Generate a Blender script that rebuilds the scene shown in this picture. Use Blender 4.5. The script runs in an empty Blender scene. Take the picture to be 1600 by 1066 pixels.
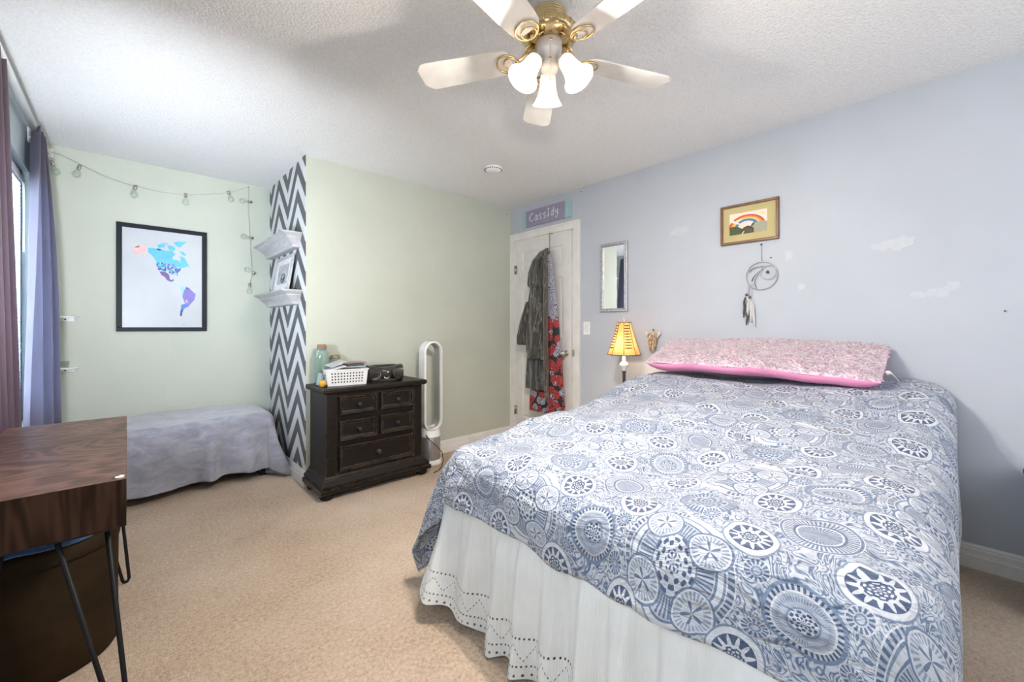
import bpy, bmesh, math, random
from mathutils import Vector, Matrix, noise
C = bpy.context.scene.collection
scn = bpy.context.scene
PI = math.pi
random.seed(7)

# ------------------------------------------------------------------ camera
CAMZ = 1.171
YAW = 42.99
cam = bpy.data.cameras.new('camera'); camo = bpy.data.objects.new('camera', cam); C.objects.link(camo)
camo.location = (0, 0, CAMZ); camo.rotation_euler = (PI/2, 0, -math.radians(YAW))
cam.sensor_width = 36; cam.lens = 644.6/1600*36
cam.shift_y = (511.5-533)/1600*-1*-1
cam.clip_start = 0.02
scn.camera = camo
# ------------------------------------------------------------------ world, exposure, lights
scn.view_settings.view_transform = 'Standard'; scn.view_settings.look = 'None'
scn.view_settings.gamma = 1; scn.view_settings.use_curve_mapping = False
scn.view_settings.exposure = 0.45
w = bpy.data.worlds.new('world'); scn.world = w; w.use_nodes = True
wn = w.node_tree.nodes['Background']
wn.inputs[0].default_value = (.62, .82, 1.0, 1); wn.inputs[1].default_value = 5.0
def area(name, loc, rot, sx, sy, power, col):
    l = bpy.data.lights.new(name, 'AREA'); l.shape = 'RECTANGLE'; l.size = sx; l.size_y = sy; l.energy = power; l.color = col
    o = bpy.data.objects.new(name, l); C.objects.link(o); o.location = loc; o.rotation_euler = rot
    return o
def point(name, loc, power, col, r=.03):
    l = bpy.data.lights.new(name, 'POINT'); l.energy = power; l.color = col; l.shadow_soft_size = r
    o = bpy.data.objects.new(name, l); C.objects.link(o); o.location = loc
    return o
# daylight through the window on the left; the other area lamps are added fills
area('window_daylight', (-.80, 3.1, 1.45), (0, -PI/2, 0), 1.3, 1.7, 170, (.72, .87, 1.0))
def aimed(name, loc, d, sx, sy, power, col, spread=180):
    o = area(name, loc, Vector(d).to_track_quat('-Z', 'Y').to_euler(), sx, sy, power, col); o.data.spread = math.radians(spread); return o
area('rear_fill', (1.9, -1.15, 1.5), (PI/2, 0, 0), 2.0, 1.7, 13, (.93, .96, 1.0))  # unseen lamp added as soft fill from behind the camera
aimed('ceiling_fill', (1.3, -.95, .5), (0, .80, .62), 1.6, .8, 1.5, (1.0, .98, .96), 75)  # unseen lamp added to lift the ceiling and upper walls
aimed('alcove_fill', (-.34, 1.88, 1.15), (.28, .88, .36), .25, .3, 20, (.84, .92, 1.0), 110)  # unseen lamp added to brighten the alcove and its ceiling
aimed('bed_foot_fill', (-.42, .35, 1.2), (1, 0, -.25), 1.0, 1.0, 12, (.80, .90, 1.0), 130)  # unseen lamp added to light the bed skirt from the left

# ------------------------------------------------------------------ room constants
XR, YG, XS, YA, XL, YB, H = 3.018, 3.254, 0.960, 4.286, -0.45, -1.30, 2.44
FANX, FANY = 1.182, 1.058

# ------------------------------------------------------------------ node helpers
class E:
    """tiny expression wrapper round shader sockets"""
    def __init__(s, nt, sock): s.nt, s.s = nt, sock
    def _m(s, op, *a, clamp=False):
        n = s.nt.nodes.new('ShaderNodeMath'); n.operation = op; n.use_clamp = clamp
        for i, v in enumerate((s,)+a):
            if isinstance(v, E): s.nt.links.new(v.s, n.inputs[i])
            else: n.inputs[i].default_value = v
        return E(s.nt, n.outputs[0])
    def __add__(s, o): return s._m('ADD', o)
    def __sub__(s, o): return s._m('SUBTRACT', o)
    def __mul__(s, o): return s._m('MULTIPLY', o)
    def __truediv__(s, o): return s._m('DIVIDE', o)
    def sin(s): return s._m('SINE')
    def cos(s): return s._m('COSINE')
    def gt(s, o): return s._m('GREATER_THAN', o)
    def lt(s, o): return s._m('LESS_THAN', o)
    def abs(s): return s._m('ABSOLUTE')
    def frac(s): return s._m('FRACT')
    def max(s, o): return s._m('MAXIMUM', o)
    def min(s, o): return s._m('MINIMUM', o)
    def sqrt(s): return s._m('SQRT')
    def atan2(s, o): return s._m('ARCTAN2', o)
    def inv(s): return (s*-1.0)+1.0
    def within(s, a, b): return s.gt(a)*s.lt(b)
def lerp(a, b, m): # a,b expr or float
    return (b-a)*m+a if isinstance(b, E) else ((a*(m.inv()))+(m*b))
def newmat(name):
    m = bpy.data.materials.new(name); m.use_nodes = True
    nt = m.node_tree; b = nt.nodes['Principled BSDF']
    return m, nt, b
def coord(nt, kind='Object'):
    n = nt.nodes.new('ShaderNodeTexCoord'); return n.outputs[kind]
def mapped(nt, sock, scale=(1,1,1), loc=(0,0,0), rot=(0,0,0)):
    n = nt.nodes.new('ShaderNodeMapping'); nt.links.new(sock, n.inputs[0])
    n.inputs['Scale'].default_value = scale; n.inputs['Location'].default_value = loc; n.inputs['Rotation'].default_value = rot
    return n.outputs[0]
def noisex(nt, sock, scale, detail=3, rough=.5, dist=0):
    n = nt.nodes.new('ShaderNodeTexNoise'); nt.links.new(sock, n.inputs['Vector'])
    n.inputs['Scale'].default_value = scale; n.inputs['Detail'].default_value = detail
    n.inputs['Roughness'].default_value = rough; n.inputs['Distortion'].default_value = dist
    return n.outputs['Fac']
def ramp(nt, sock, stops):
    n = nt.nodes.new('ShaderNodeValToRGB'); nt.links.new(sock, n.inputs[0])
    el = n.color_ramp.elements
    while len(el) < len(stops): el.new(.5)
    for e, (p, c) in zip(el, stops): e.position = p; e.color = (*c, 1) if len(c) == 3 else c
    return n.outputs[0]
def bump(nt, b, sock, strength, dist=.01):
    n = nt.nodes.new('ShaderNodeBump'); n.inputs['Strength'].default_value = strength; n.inputs['Distance'].default_value = dist
    nt.links.new(sock, n.inputs['Height']); nt.links.new(n.outputs[0], b.inputs['Normal']); return n
def mat(name, col, rough=.5, metal=0, var=.06, nscale=8, bs=0, bscale=200, bdist=.002, space='Object', trans=0, emit=None, estr=0, sheen=0, coat=0, alpha=1, spec=None):
    m, nt, b = newmat(name)
    c = coord(nt, space); f = noisex(nt, c, nscale)
    lo = tuple(max(0, x*(1-var)) for x in col); hi = tuple(min(1, x*(1+var)) for x in col)
    nt.links.new(ramp(nt, f, [(.3, lo), (.7, hi)]), b.inputs['Base Color'])
    b.inputs['Roughness'].default_value = rough; b.inputs['Metallic'].default_value = metal
    if trans: b.inputs['Transmission Weight'].default_value = trans
    if emit: b.inputs['Emission Color'].default_value = (*emit, 1); b.inputs['Emission Strength'].default_value = estr
    if sheen: b.inputs['Sheen Weight'].default_value = sheen; b.inputs['Sheen Roughness'].default_value = .5
    if coat: b.inputs['Coat Weight'].default_value = coat
    if spec is not None: b.inputs['Specular IOR Level'].default_value = spec
    if alpha < 1: b.inputs['Alpha'].default_value = alpha
    if bs: bump(nt, b, noisex(nt, c, bscale, 2), bs, bdist)
    return m
def mix_translucent(m, col, fac):
    nt = m.node_tree; b = nt.nodes['Principled BSDF']; out = nt.nodes['Material Output']
    t = nt.nodes.new('ShaderNodeBsdfTranslucent'); t.inputs[0].default_value = (*col, 1)
    x = nt.nodes.new('ShaderNodeMixShader'); x.inputs[0].default_value = fac
    nt.links.new(b.outputs[0], x.inputs[1]); nt.links.new(t.outputs[0], x.inputs[2]); nt.links.new(x.outputs[0], out.inputs[0])
    return m

# ------------------------------------------------------------------ mesh helpers
def bm_new(): return bmesh.new()
def mark(bm, n0, idx):
    bm.faces.ensure_lookup_table()
    for f in bm.faces[n0:]: f.material_index = idx
def box(bm, c, s, rot=None, idx=0, bev=0):
    n0 = len(bm.faces)
    t = bmesh.new(); bmesh.ops.create_cube(t, size=1)
    bmesh.ops.scale(t, vec=s, verts=t.verts)
    if bev: bmesh.ops.bevel(t, geom=list(t.edges), offset=min(bev, min(s)*.45), segments=2, profile=.5, affect='EDGES')
    if rot: bmesh.ops.rotate(t, cent=(0,0,0), matrix=rot, verts=t.verts)
    bmesh.ops.translate(t, vec=c, verts=t.verts)
    join(bm, t, idx); return bm
def join(bm, t, idx=0):
    vm = {}
    for v in t.verts: vm[v] = bm.verts.new(v.co)
    for f in t.faces:
        try:
            g = bm.faces.new([vm[v] for v in f.verts]); g.material_index = idx; g.smooth = f.smooth
        except ValueError: pass
    t.free()
def bx(bm, x0, x1, y0, y1, z0, z1, idx=0, bev=0):
    return box(bm, ((x0+x1)/2, (y0+y1)/2, (z0+z1)/2), (abs(x1-x0), abs(y1-y0), abs(z1-z0)), None, idx, bev)
def tube(bm, pts, r, seg=10, idx=0, closed=False, smooth=True):
    pts = [Vector(p) for p in pts]; n = len(pts)
    rr = r if isinstance(r, (list, tuple)) else [r]*n
    rings = []; up = None
    for i, p in enumerate(pts):
        if closed: d = pts[(i+1) % n]-pts[i-1]
        else: d = pts[min(i+1, n-1)]-pts[max(i-1, 0)]
        if d.length < 1e-9: d = Vector((0,0,1))
        d.normalize()
        if up is None: up = Vector((0,0,1)) if abs(d.z) < .9 else Vector((1,0,0))
        a = d.cross(up)
        if a.length < 1e-6: a = d.cross(Vector((1,0,0)))
        a.normalize(); b = a.cross(d).normalized(); up = b
        rings.append([bm.verts.new(p+a*math.cos(2*PI*k/seg)*rr[i]+b*math.sin(2*PI*k/seg)*rr[i]) for k in range(seg)])
    for i in range(n if closed else n-1):
        A, B = rings[i], rings[(i+1) % n]
        for k in range(seg):
            f = bm.faces.new((A[k], A[(k+1) % seg], B[(k+1) % seg], B[k])); f.material_index = idx; f.smooth = smooth
    if not closed:
        for ring in (rings[0], rings[-1]):
            try: bm.faces.new(ring).material_index = idx
            except ValueError: pass
    return bm
def lathe(bm, prof, c=(0,0,0), axis=(0,0,1), seg=32, idx=0, smooth=True):
    """prof: list of (r, h) along axis from c"""
    q = Vector((0,0,1)).rotation_difference(Vector(axis).normalized()); c = Vector(c); rings = []
    for r, h in prof:
        if r < 1e-6: rings.append([bm.verts.new(c+q@Vector((0,0,h)))])
        else: rings.append([bm.verts.new(c+q@Vector((r*math.cos(2*PI*k/seg), r*math.sin(2*PI*k/seg), h))) for k in range(seg)])
    for A, B in zip(rings, rings[1:]):
        for k in range(seg):
            k2 = (k+1) % seg
            vs = [A[k % len(A)], A[k2 % len(A)], B[k2 % len(B)], B[k % len(B)]]
            u = []
            for v in vs:
                if v not in u: u.append(v)
            if len(u) > 2:
                try: f = bm.faces.new(u); f.material_index = idx; f.smooth = smooth
                except ValueError: pass
    return bm
def poly_prism(bm, pts, dvec, idx=0):
    """closed polygon (3D pts) extruded by dvec"""
    a = [bm.verts.new(p) for p in pts]; b = [bm.verts.new(Vector(p)+Vector(dvec)) for p in pts]
    n = len(a)
    bm.faces.new(a).material_index = idx; bm.faces.new(list(reversed(b))).material_index = idx
    for i in range(n):
        bm.faces.new((a[i], b[i], b[(i+1) % n], a[(i+1) % n])).material_index = idx
    return bm
def gridmesh(bm, nu, nv, fn, idx=0, uvfn=None, smooth=True, wrap=False):
    vs = [[bm.verts.new(fn(i/(nu), j/(nv))) for j in range(nv+1)] for i in range(nu+(0 if wrap else 1))]
    uvl = bm.loops.layers.uv.verify() if uvfn else None
    m = len(vs)
    for i in range(nu):
        for j in range(nv):
            i2 = (i+1) % m
            f = bm.faces.new((vs[i][j], vs[i2][j], vs[i2][j+1], vs[i][j+1])); f.smooth = smooth; f.material_index = idx
            if uvl:
                for l, (a, b) in zip(f.loops, ((i,j),(i+1,j),(i+1,j+1),(i,j+1))): l[uvl].uv = uvfn(a/nu, b/nv)
    return bm
def obj(name, bm, mats, parent=None, world=True, bevel=0, solid=0, sub=0, smooth=False, recalc=True, autos=False):
    """link one mesh object; with world=True the geometry is in world coordinates and is moved to the parent's frame"""
    me = bpy.data.meshes.new(name)
    if recalc: bmesh.ops.recalc_face_normals(bm, faces=bm.faces)
    if smooth:
        for f in bm.faces: f.smooth = True
    if parent is not None and world:
        l = Vector((0,0,0)); p = parent
        while p is not None: l += p.location; p = p.parent
        bmesh.ops.translate(bm, vec=-l, verts=bm.verts)
    bm.to_mesh(me); bm.free()
    for m in (mats if isinstance(mats, (list, tuple)) else [mats]): me.materials.append(m)
    o = bpy.data.objects.new(name, me); C.objects.link(o)
    if parent is not None: o.parent = parent
    if solid: s = o.modifiers.new('solid', 'SOLIDIFY'); s.thickness = solid; s.offset = 0
    if bevel: s = o.modifiers.new('bevel', 'BEVEL'); s.width = bevel; s.segments = 2; s.limit_method = 'ANGLE'
    if sub: s = o.modifiers.new('sub', 'SUBSURF'); s.levels = sub; s.render_levels = sub
    return o
def thing(name, label, cat, loc=(0,0,0), group=None):
    o = bpy.data.objects.new(name, None); C.objects.link(o); o.location = loc; o.empty_display_size = .05
    o['label'] = label; o['category'] = cat
    if group: o['group'] = group
    return o
def tag(o, label, cat, group=None):
    o['label'] = label; o['category'] = cat
    if group: o['group'] = group
    return o
def struct(name, bm, m, parent=None, **k):
    o = obj(name, bm, m, parent, **k)
    if parent is None: o['kind'] = 'structure'
    return o

# ------------------------------------------------------------------ materials
def wall_mat(name, col, bscale, bs, var=.03):
    m, nt, b = newmat(name); c = coord(nt)
    f = noisex(nt, c, 2.5, 4)
    nt.links.new(ramp(nt, f, [(.3, tuple(x*(1-var) for x in col)), (.7, tuple(x*(1+var) for x in col))]), b.inputs['Base Color'])
    b.inputs['Roughness'].default_value = .7; b.inputs['Specular IOR Level'].default_value = .25
    bump(nt, b, noisex(nt, c, bscale, 4, .6), bs, .004)
    return m
M = {}
M['lavender'] = wall_mat('lavender_paint', (.485, .52, .58), 60, .12)
M['green'] = wall_mat('green_paint', (.53, .56, .485), 75, .55)
M['plainwall'] = wall_mat('grey_paint', (.55, .56, .60), 60, .1)
def ceiling_mat():
    m, nt, b = newmat('popcorn_ceiling'); c = coord(nt)
    f = noisex(nt, c, 80, 5, .7)
    nt.links.new(ramp(nt, f, [(.35, (.78, .78, .78)), (.6, (.86, .86, .855))]), b.inputs['Base Color'])
    b.inputs['Roughness'].default_value = .9; b.inputs['Specular IOR Level'].default_value = .1
    v = nt.nodes.new('ShaderNodeTexVoronoi'); v.inputs['Scale'].default_value = 95; nt.links.new(c, v.inputs['Vector'])
    h = E(nt, v.outputs['Distance'])*-.7 + E(nt, f)
    bump(nt, b, h.s, .75, .007); return m
M['ceiling'] = ceiling_mat()
def carpet_mat():
    m, nt, b = newmat('beige_carpet'); c = coord(nt)
    a = noisex(nt, c, 1.2, 4, .6); f = noisex(nt, c, 65, 5, .85)
    base = E(nt, a)*.40 + E(nt, f)*.68
    col = ramp(nt, base.s, [(.36, (.36, .235, .15)), (.49, (.74, .545, .385)), (.64, (.98, .80, .63))])
    st = noisex(nt, mapped(nt, c, (1,1,1), (3.1, 1.7, 0)), 5.5, 5, .6)
    sm = ramp(nt, st, [(.66, (0,0,0)), (.78, (1,1,1))])
    mx = nt.nodes.new('ShaderNodeMix'); mx.data_type = 'RGBA'; nt.links.new((E(nt, sm)*.45).s, mx.inputs['Factor'])
    nt.links.new(col, mx.inputs['A']); mx.inputs['B'].default_value = (.36, .16, .08, 1)
    nt.links.new(mx.outputs['Result'], b.inputs['Base Color'])
    b.inputs['Roughness'].default_value = 1; b.inputs['Specular IOR Level'].default_value = .05; b.inputs['Sheen Weight'].default_value = .25
    bump(nt, b, (E(nt, noisex(nt, c, 180, 3, .8))+E(nt, noisex(nt, c, 35, 3, .7))*1.2).s, 1.0, .014); return m
M['carpet'] = carpet_mat()
def chevron_mat():
    m, nt, b = newmat('chevron_wallpaper'); s = nt.nodes.new('ShaderNodeSeparateXYZ'); nt.links.new(coord(nt), s.inputs[0])
    y = E(nt, s.outputs[1]); z = E(nt, s.outputs[2])
    t = ((y-3.44+5.3)/.53).frac()            # 0 at a peak
    tri = (t-.5).abs()*-2.0+1.0              # 0 peak .. 1 trough
    q = ((z + tri*.31 - 2.24 + 4.4)/.22).frac()
    dark = q.gt(.5)
    f = E(nt, noisex(nt, coord(nt), 60, 4))*.06
    v = dark*-.57+.66 + f*(dark*-.5+1.0)
    n = nt.nodes.new('ShaderNodeCombineColor')
    nt.links.new((v*.985).s, n.inputs[0]); nt.links.new(v.s, n.inputs[1]); nt.links.new((v*1.03).s, n.inputs[2])
    nt.links.new(n.outputs[0], b.inputs['Base Color']); b.inputs['Roughness'].default_value = .6
    return m
M['chevron'] = chevron_mat()
M['trim'] = mat('white_trim', (.78, .77, .75), .4, bs=.05, bscale=30)
M['doorwhite'] = mat('door_white', (.74, .73, .71), .4, bs=.05, bscale=60)
M['white'] = mat('white_plastic', (.82, .82, .82), .35)
M['fanwhite'] = mat('fan_white', (.55, .53, .51), .3)
M['blade'] = mat('blade_white', (.62, .60, .57), .45, nscale=20)
M['brass'] = mat('polished_brass', (.62, .47, .25), .18, 1)
M['chrome'] = mat('nickel', (.60, .56, .50), .25, 1)
M['blackmetal'] = mat('black_metal', (.008, .008, .009), .5, spec=.2)
M['blackframe'] = mat('black_frame', (.006, .009, .016), .5, spec=.25)
M['paper'] = mat('map_paper', (.50, .53, .565), .35, var=.04, nscale=5, bs=.15, bscale=4, bdist=.02)
M['silver'] = mat('silver_metal', (.55, .54, .53), .35, .8, var=.1)
M['mirror'] = mat('mirror_glass', (.9, .9, .92), .01, 1, var=.0)
M['silverframe'] = mat('antique_silver', (.42, .42, .43), .35, .7, var=.25, nscale=60, bs=.3, bscale=120)
M['glass'] = mat('window_glass', (1, 1, 1), .02, trans=1, var=0)
M['greenglass'] = mat('aqua_glass', (.72, .88, .82), .06, trans=.85, var=.04)
M['clearglass'] = mat('clear_glass', (.95, .97, .95), .03, trans=.95, var=0)
def thin_glass():
    m, nt, b = newmat('thin_clear_glass'); out = nt.nodes['Material Output']; t = nt.nodes.new('ShaderNodeBsdfTransparent'); t.inputs[0].default_value = (.93, .96, .94, 1)
    g = nt.nodes.new('ShaderNodeBsdfGlossy'); g.inputs['Roughness'].default_value = .04
    lw = nt.nodes.new('ShaderNodeLayerWeight'); lw.inputs[0].default_value = .35; x = nt.nodes.new('ShaderNodeMixShader')
    nt.links.new((E(nt, lw.outputs['Facing'])*.35+.03+E(nt, noisex(nt, coord(nt), 30))*.03).s, x.inputs[0]); nt.links.new(t.outputs[0], x.inputs[1]); nt.links.new(g.outputs[0], x.inputs[2]); nt.links.new(x.outputs[0], out.inputs[0]); return m
M['clearglass'] = thin_glass()
M['cork'] = mat('cork', (.33, .2, .1), .9, var=.3, nscale=80)
M['nail'] = mat('dark_nail', (.03, .03, .03), .5)
M['patch'] = mat('wall_filler', (.535, .565, .615), .8, var=.03, nscale=40)
M['black'] = mat('black_plastic', (.02, .018, .017), .4, var=.2)
M['darkcone'] = mat('speaker_cone', (.012, .012, .014), .3, var=.2)

# ------------------------------------------------------------------ structure
b = bm_new(); bx(b, XL-.35, XR+.9, YB-.1, YA+.1, -.1, 0); struct('floor', b, M['carpet'])
b = bm_new(); bx(b, XL-.35, XR+.9, YB-.1, YA+.1, H, H+.1); struct('ceiling', b, M['ceiling'])
DY0, DY1, DZ = 2.395, 3.195, 2.085        # door opening
b = bm_new()
bx(b, XR, XR+.12, YB, DY0, 0, H); bx(b, XR, XR+.12, DY1, YG, 0, H); bx(b, XR, XR+.12, DY0, DY1, DZ, H)
WR = struct('wall_right', b, M['lavender'])
b = bm_new(); bx(b, XS+.001, XR+.12, YG, YA+.1, 0, H); struct('wall_back', b, M['green'])
b = bm_new(); bx(b, XS-.004, XS, YG, YA, 0, H); struct('wall_chevron', b, M['chevron'])
b = bm_new(); bx(b, XL-.1, XS, YA, YA+.1, 0, H); struct('wall_alcove', b, M['green'])
WY0, WY1, WZ0, WZ1 = 2.25, 3.95, .62, 2.14
b = bm_new()
bx(b, XL-.14, XL, YB, WY0, 0, H); bx(b, XL-.14, XL, WY1, YA, 0, H); bx(b, XL-.14, XL, WY0, WY1, 0, WZ0); bx(b, XL-.14, XL, WY0, WY1, WZ1, H)
struct('wall_left', b, wall_mat('blue_grey_paint', (.50, .58, .62), 70, .3))
b = bm_new(); bx(b, XL-.14, XR+.12, YB-.1, YB, 0, H); struct('wall_rear', b, M['plainwall'])
b = bm_new(); bx(b, XR+.75, XR+.85, 1.9, 3.8, 0, H); bx(b, XR+.12, XR+.75, 1.9, 2.0, 0, H); bx(b, XR+.12, XR+.75, 3.7, 3.8, 0, H); struct('wall_hall', b, M['trim'])
# window
b = bm_new()
bx(b, XL-.10, XL-.03, WY0, WY0+.05, WZ0, WZ1); bx(b, XL-.10, XL-.03, WY1-.05, WY1, WZ0, WZ1)
bx(b, XL-.10, XL-.03, WY0, WY1, WZ1-.05, WZ1); bx(b, XL-.10, XL-.03, WY0, WY1, WZ0, WZ0+.05)
bx(b, XL-.09, XL-.05, (WY0+WY1)/2-.025, (WY0+WY1)/2+.025, WZ0, WZ1)
win = struct('window_1', b, mat('window_frame_blue', (.32, .42, .48), .5))
b = bm_new(); bx(b, XL-.075, XL-.071, WY0+.05, WY1-.05, WZ0+.05, WZ1-.05); obj('pane', b, M['glass'], win)
b = bm_new(); bx(b, XL-.03, XL+.03, WY0-.04, WY1+.04, WZ0-.03, WZ0, 0, .004); obj('window_sill', b, M['trim'], win)
# blinds
bl = thing('window_blind', 'white horizontal slat blind hanging in the window behind the curtains', 'blind', (XL-.035, 3.1, WZ1))
b = bm_new()
for k in range(58):
    z = WZ1-.09-k*.024
    box(b, (XL-.036, (WY0+WY1)/2, z), (.026, WY1-WY0-.12, .0015), Matrix.Rotation(.55, 3, 'Y'))
obj('slats', b, M['white'], bl)
b = bm_new(); bx(b, XL-.055, XL-.015, WY0+.055, WY1-.055, WZ1-.085, WZ1-.05); obj('head_rail', b, M['white'], bl)
b = bm_new(); tube(b, [(XL-.012, 3.84+.02*math.sin(t*PI), WZ1-.09-.42*t) for t in [i/16 for i in range(17)]]+[(XL-.010, 3.87+.012*math.sin(t*PI), WZ1-.51+.42*t) for t in [i/16 for i in range(17)]], .0022, 6)
obj('pull_cord', b, M['white'], bl)

def skirting(name, path, nrm, h=.115, d=.016):
    """moulded baseboard along a straight path, nrm = direction into the room"""
    b = bm_new(); p0, p1 = Vector(path[0]), Vector(path[1]); n = Vector(nrm)
    prof = [(0,0), (d,0), (d,h*.52), (d*.8,h*.55), (d*.8,h*.60), (d*.72,h*.64), (d*.72,h*.80), (d*.45,h*.84), (d*.5,h*.9), (d*.25,h), (0,h)]
    A = [b.verts.new(p0+n*a+Vector((0,0,z))) for a, z in prof]; B = [b.verts.new(p1+n*a+Vector((0,0,z))) for a, z in prof]
    for i in range(len(prof)-1): b.faces.new((A[i], A[i+1], B[i+1], B[i]))
    b.faces.new(A); b.faces.new(B)
    return struct(name, b, M['trim'])
skirting('baseboard_right', ((XR, YB, 0), (XR, DY0-.07, 0)), (-1,0,0))
skirting('baseboard_back', ((XS, YG, 0), (XR, YG, 0)), (0,-1,0))
skirting('baseboard_chevron', ((XS-.004, YG-.016, 0), (XS-.004, YA, 0)), (-1,0,0))
skirting('baseboard_alcove', ((XL, YA, 0), (XS, YA, 0)), (0,-1,0))
skirting('baseboard_left', ((XL, YB, 0), (XL, YA, 0)), (1,0,0))
# door casing with stepped profile
b = bm_new()
for (y0, y1, z0, z1) in ((DY0-.07, DY0, 0, DZ), (DY1, YG-.002, 0, DZ), (DY0-.07, YG-.002, DZ, DZ+.07)):
    bx(b, XR-.012, XR, y0, y1, z0, z1)
bx(b, XR-.019, XR-.012, DY0-.07, DY0-.052, 0, DZ+.052); bx(b, XR-.019, XR-.012, DY0-.07, YG-.002, DZ+.052, DZ+.07)
bx(b, XR-.019, XR-.012, YG-.014, YG-.002, 0, DZ+.052)
tr = struct('trim_1', b, M['trim'])
b = bm_new()
bx(b, XR, XR+.12, DY0-.001, DY0+.02, 0, DZ); bx(b, XR, XR+.12, DY1-.014, DY1+.001, 0, DZ); bx(b, XR, XR+.12, DY0, DY1, DZ-.012, DZ)
bx(b, XR+.045, XR+.06, DY0, DY0+.045, 0, DZ)
obj('door_jamb', b, M['trim'], tr)
b = bm_new(); bx(b, XR-.0135, XR-.011, DY0-.012, DY0-.001, .90, .965); obj('strike_plate', b, M['chrome'], tr)
# door leaf (slightly ajar), local frame: hinge at origin, leaf runs towards -Y, room side is -X
DL, DH = .768, 2.06
door = bpy.data.objects.new('door_1', None); C.objects.link(door); door['kind'] = 'structure'
door.location = (XR-.004, DY1-.017, .012); door.rotation_euler = (0, 0, -math.radians(1.3))
b = bm_new(); T = .034
panels = []
st_, mid_ = .105, .095
ya, yb = st_, (DL-mid_)/2
cols = [(-ya, -yb), (-(DL-(DL-mid_)/2), -(DL-st_))]
rows = [(1.75, 1.94), (1.03, 1.64), (.22, .86)]
ys = sorted({0, -DL, *[v for c in cols for v in c]}); zs = sorted({0, DH, *[v for r in rows for v in r]})
def is_panel(y, z): return any(min(c) < y < max(c) for c in cols) and any(r[0] < z < r[1] for r in rows)
for y0, y1 in zip(ys, ys[1:]):
    for z0, z1 in zip(zs, zs[1:]):
        if not is_panel((y0+y1)/2, (z0+z1)/2): bx(b, 0, T, y0, y1, z0, z1)
for c in cols:
    for r in rows:
        y0, y1 = min(c), max(c); z0, z1 = r
        bx(b, .009, T, y0, y1, z0, z1)
        # raised field with sloped sides
        e1, e2 = .016, .034
        o = [(.009, y0+e1, z0+e1), (.009, y1-e1, z0+e1), (.009, y1-e1, z1-e1), (.009, y0+e1, z1-e1)]
        i = [(.002, y0+e2, z0+e2), (.002, y1-e2, z0+e2), (.002, y1-e2, z1-e2), (.002, y0+e2, z1-e2)]
        O = [b.verts.new(v) for v in o]; I = [b.verts.new(v) for v in i]
        b.faces.new(I)
        for k in range(4): b.faces.new((O[k], O[(k+1)%4], I[(k+1)%4], I[k]))
        o2 = [(0, y0, z0), (0, y1, z0), (0, y1, z1), (0, y0, z1)]; i2 = [(.009, y0+.012, z0+.012), (.009, y1-.012, z0+.012), (.009, y1-.012, z1-.012), (.009, y0+.012, z1-.012)]
        O = [b.verts.new(v) for v in o2]; I = [b.verts.new(v) for v in i2]
        for k in range(4): b.faces.new((O[k], O[(k+1)%4], I[(k+1)%4], I[k]))
leaf = obj('door_leaf', b, M['doorwhite'], door, world=False, recalc=True)
b = bm_new(); lathe(b, [(0,-.0), (.026,0), (.028,.004), (.012,.010), (.010,.030), (.022,.038), (.028,.050), (.026,.062), (.015,.070), (0,.072)], (0, -DL+.06, .915), (-1,0,0))
obj('door_knob', b, M['chrome'], door, world=False)
for z in (.24, 1.72):
    b = bm_new(); tube(b, [(-.006, .006, z), (-.006, .006, z+.09)], .0065, 10); bx(b, -.001, .001, -.03, .006, z, z+.09); obj('door_hinge', b, M['chrome'], door, world=False)
b = bm_new(); bx(b, .006, .028, -DL-.001, -DL+.001, .89, .95); obj('latch_plate', b, M['chrome'], door, world=False)

# wall filler patches (real marks on the wall), nails
def blob(bm, y, z, ry, rz, seed, n=40):
    pts = []
    for k in range(n):
        a = 2*PI*k/n; q = 1+.38*noise.noise(Vector((math.cos(a)*2.2+seed, math.sin(a)*2.2, seed)))*1.6
        pts.append((XR-.0004, y+ry*q*math.cos(a), z+rz*q*math.sin(a)))
    c = bm.verts.new((XR-.0005, y, z)); vs = [bm.verts.new(p) for p in pts]
    for i in range(n): bm.faces.new((c, vs[(i+1) % n], vs[i]))
def onwall(px, py):
    az = math.radians(YAW)+math.atan((px-800)/644.6); y = XR/math.tan(az)
    d = XR*math.sin(math.radians(YAW))+y*math.cos(math.radians(YAW)); return y, CAMZ-(py-511.5)*d/644.6
b = bm_new()
for i, (px, py, ry, rz) in enumerate(((1395, 382, .075, .028), (1378, 386, .05, .016), (1412, 379, .04, .03), (1435, 461, .03, .018), (1466, 458, .05, .022), (1488, 447, .03, .02), (1232, 400, .022, .028), (1062, 361, .07, .03), (1252, 448, .02, .02))):
    y, z = onwall(px, py); blob(b, y, z, ry, rz, i*3.7)
obj('paint_patch', b, M['patch'], WR, recalc=False)
for i, (px, py, where) in enumerate(((909, 300, 'small dark nail in the lavender wall beside the name sign'), (1205, 403, 'small dark nail in the lavender wall beside the dreamcatcher'), (1570, 486, 'tiny dark nail low on the lavender wall over the bed end'))):
    y, z = onwall(px, py); b = bm_new(); lathe(b, [(0,0), (.0022,0), (.0022,.008), (.0035,.009), (.0035,.011), (0,.012)], (XR, y, z), (-1,0,0), 10)
    tag(obj('nail', b, M['nail']), where, 'nail', 'nails left in the walls')
b = bm_new(); lathe(b, [(0,0), (.0022,0), (.0022,.008), (.0035,.009), (.0035,.011), (0,.012)], (2.96, YG, 2.375), (0,-1,0), 10)
tag(obj('nail', b, M['nail']), 'small dark nail high in the green wall by the corner', 'nail', 'nails left in the walls')

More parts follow.
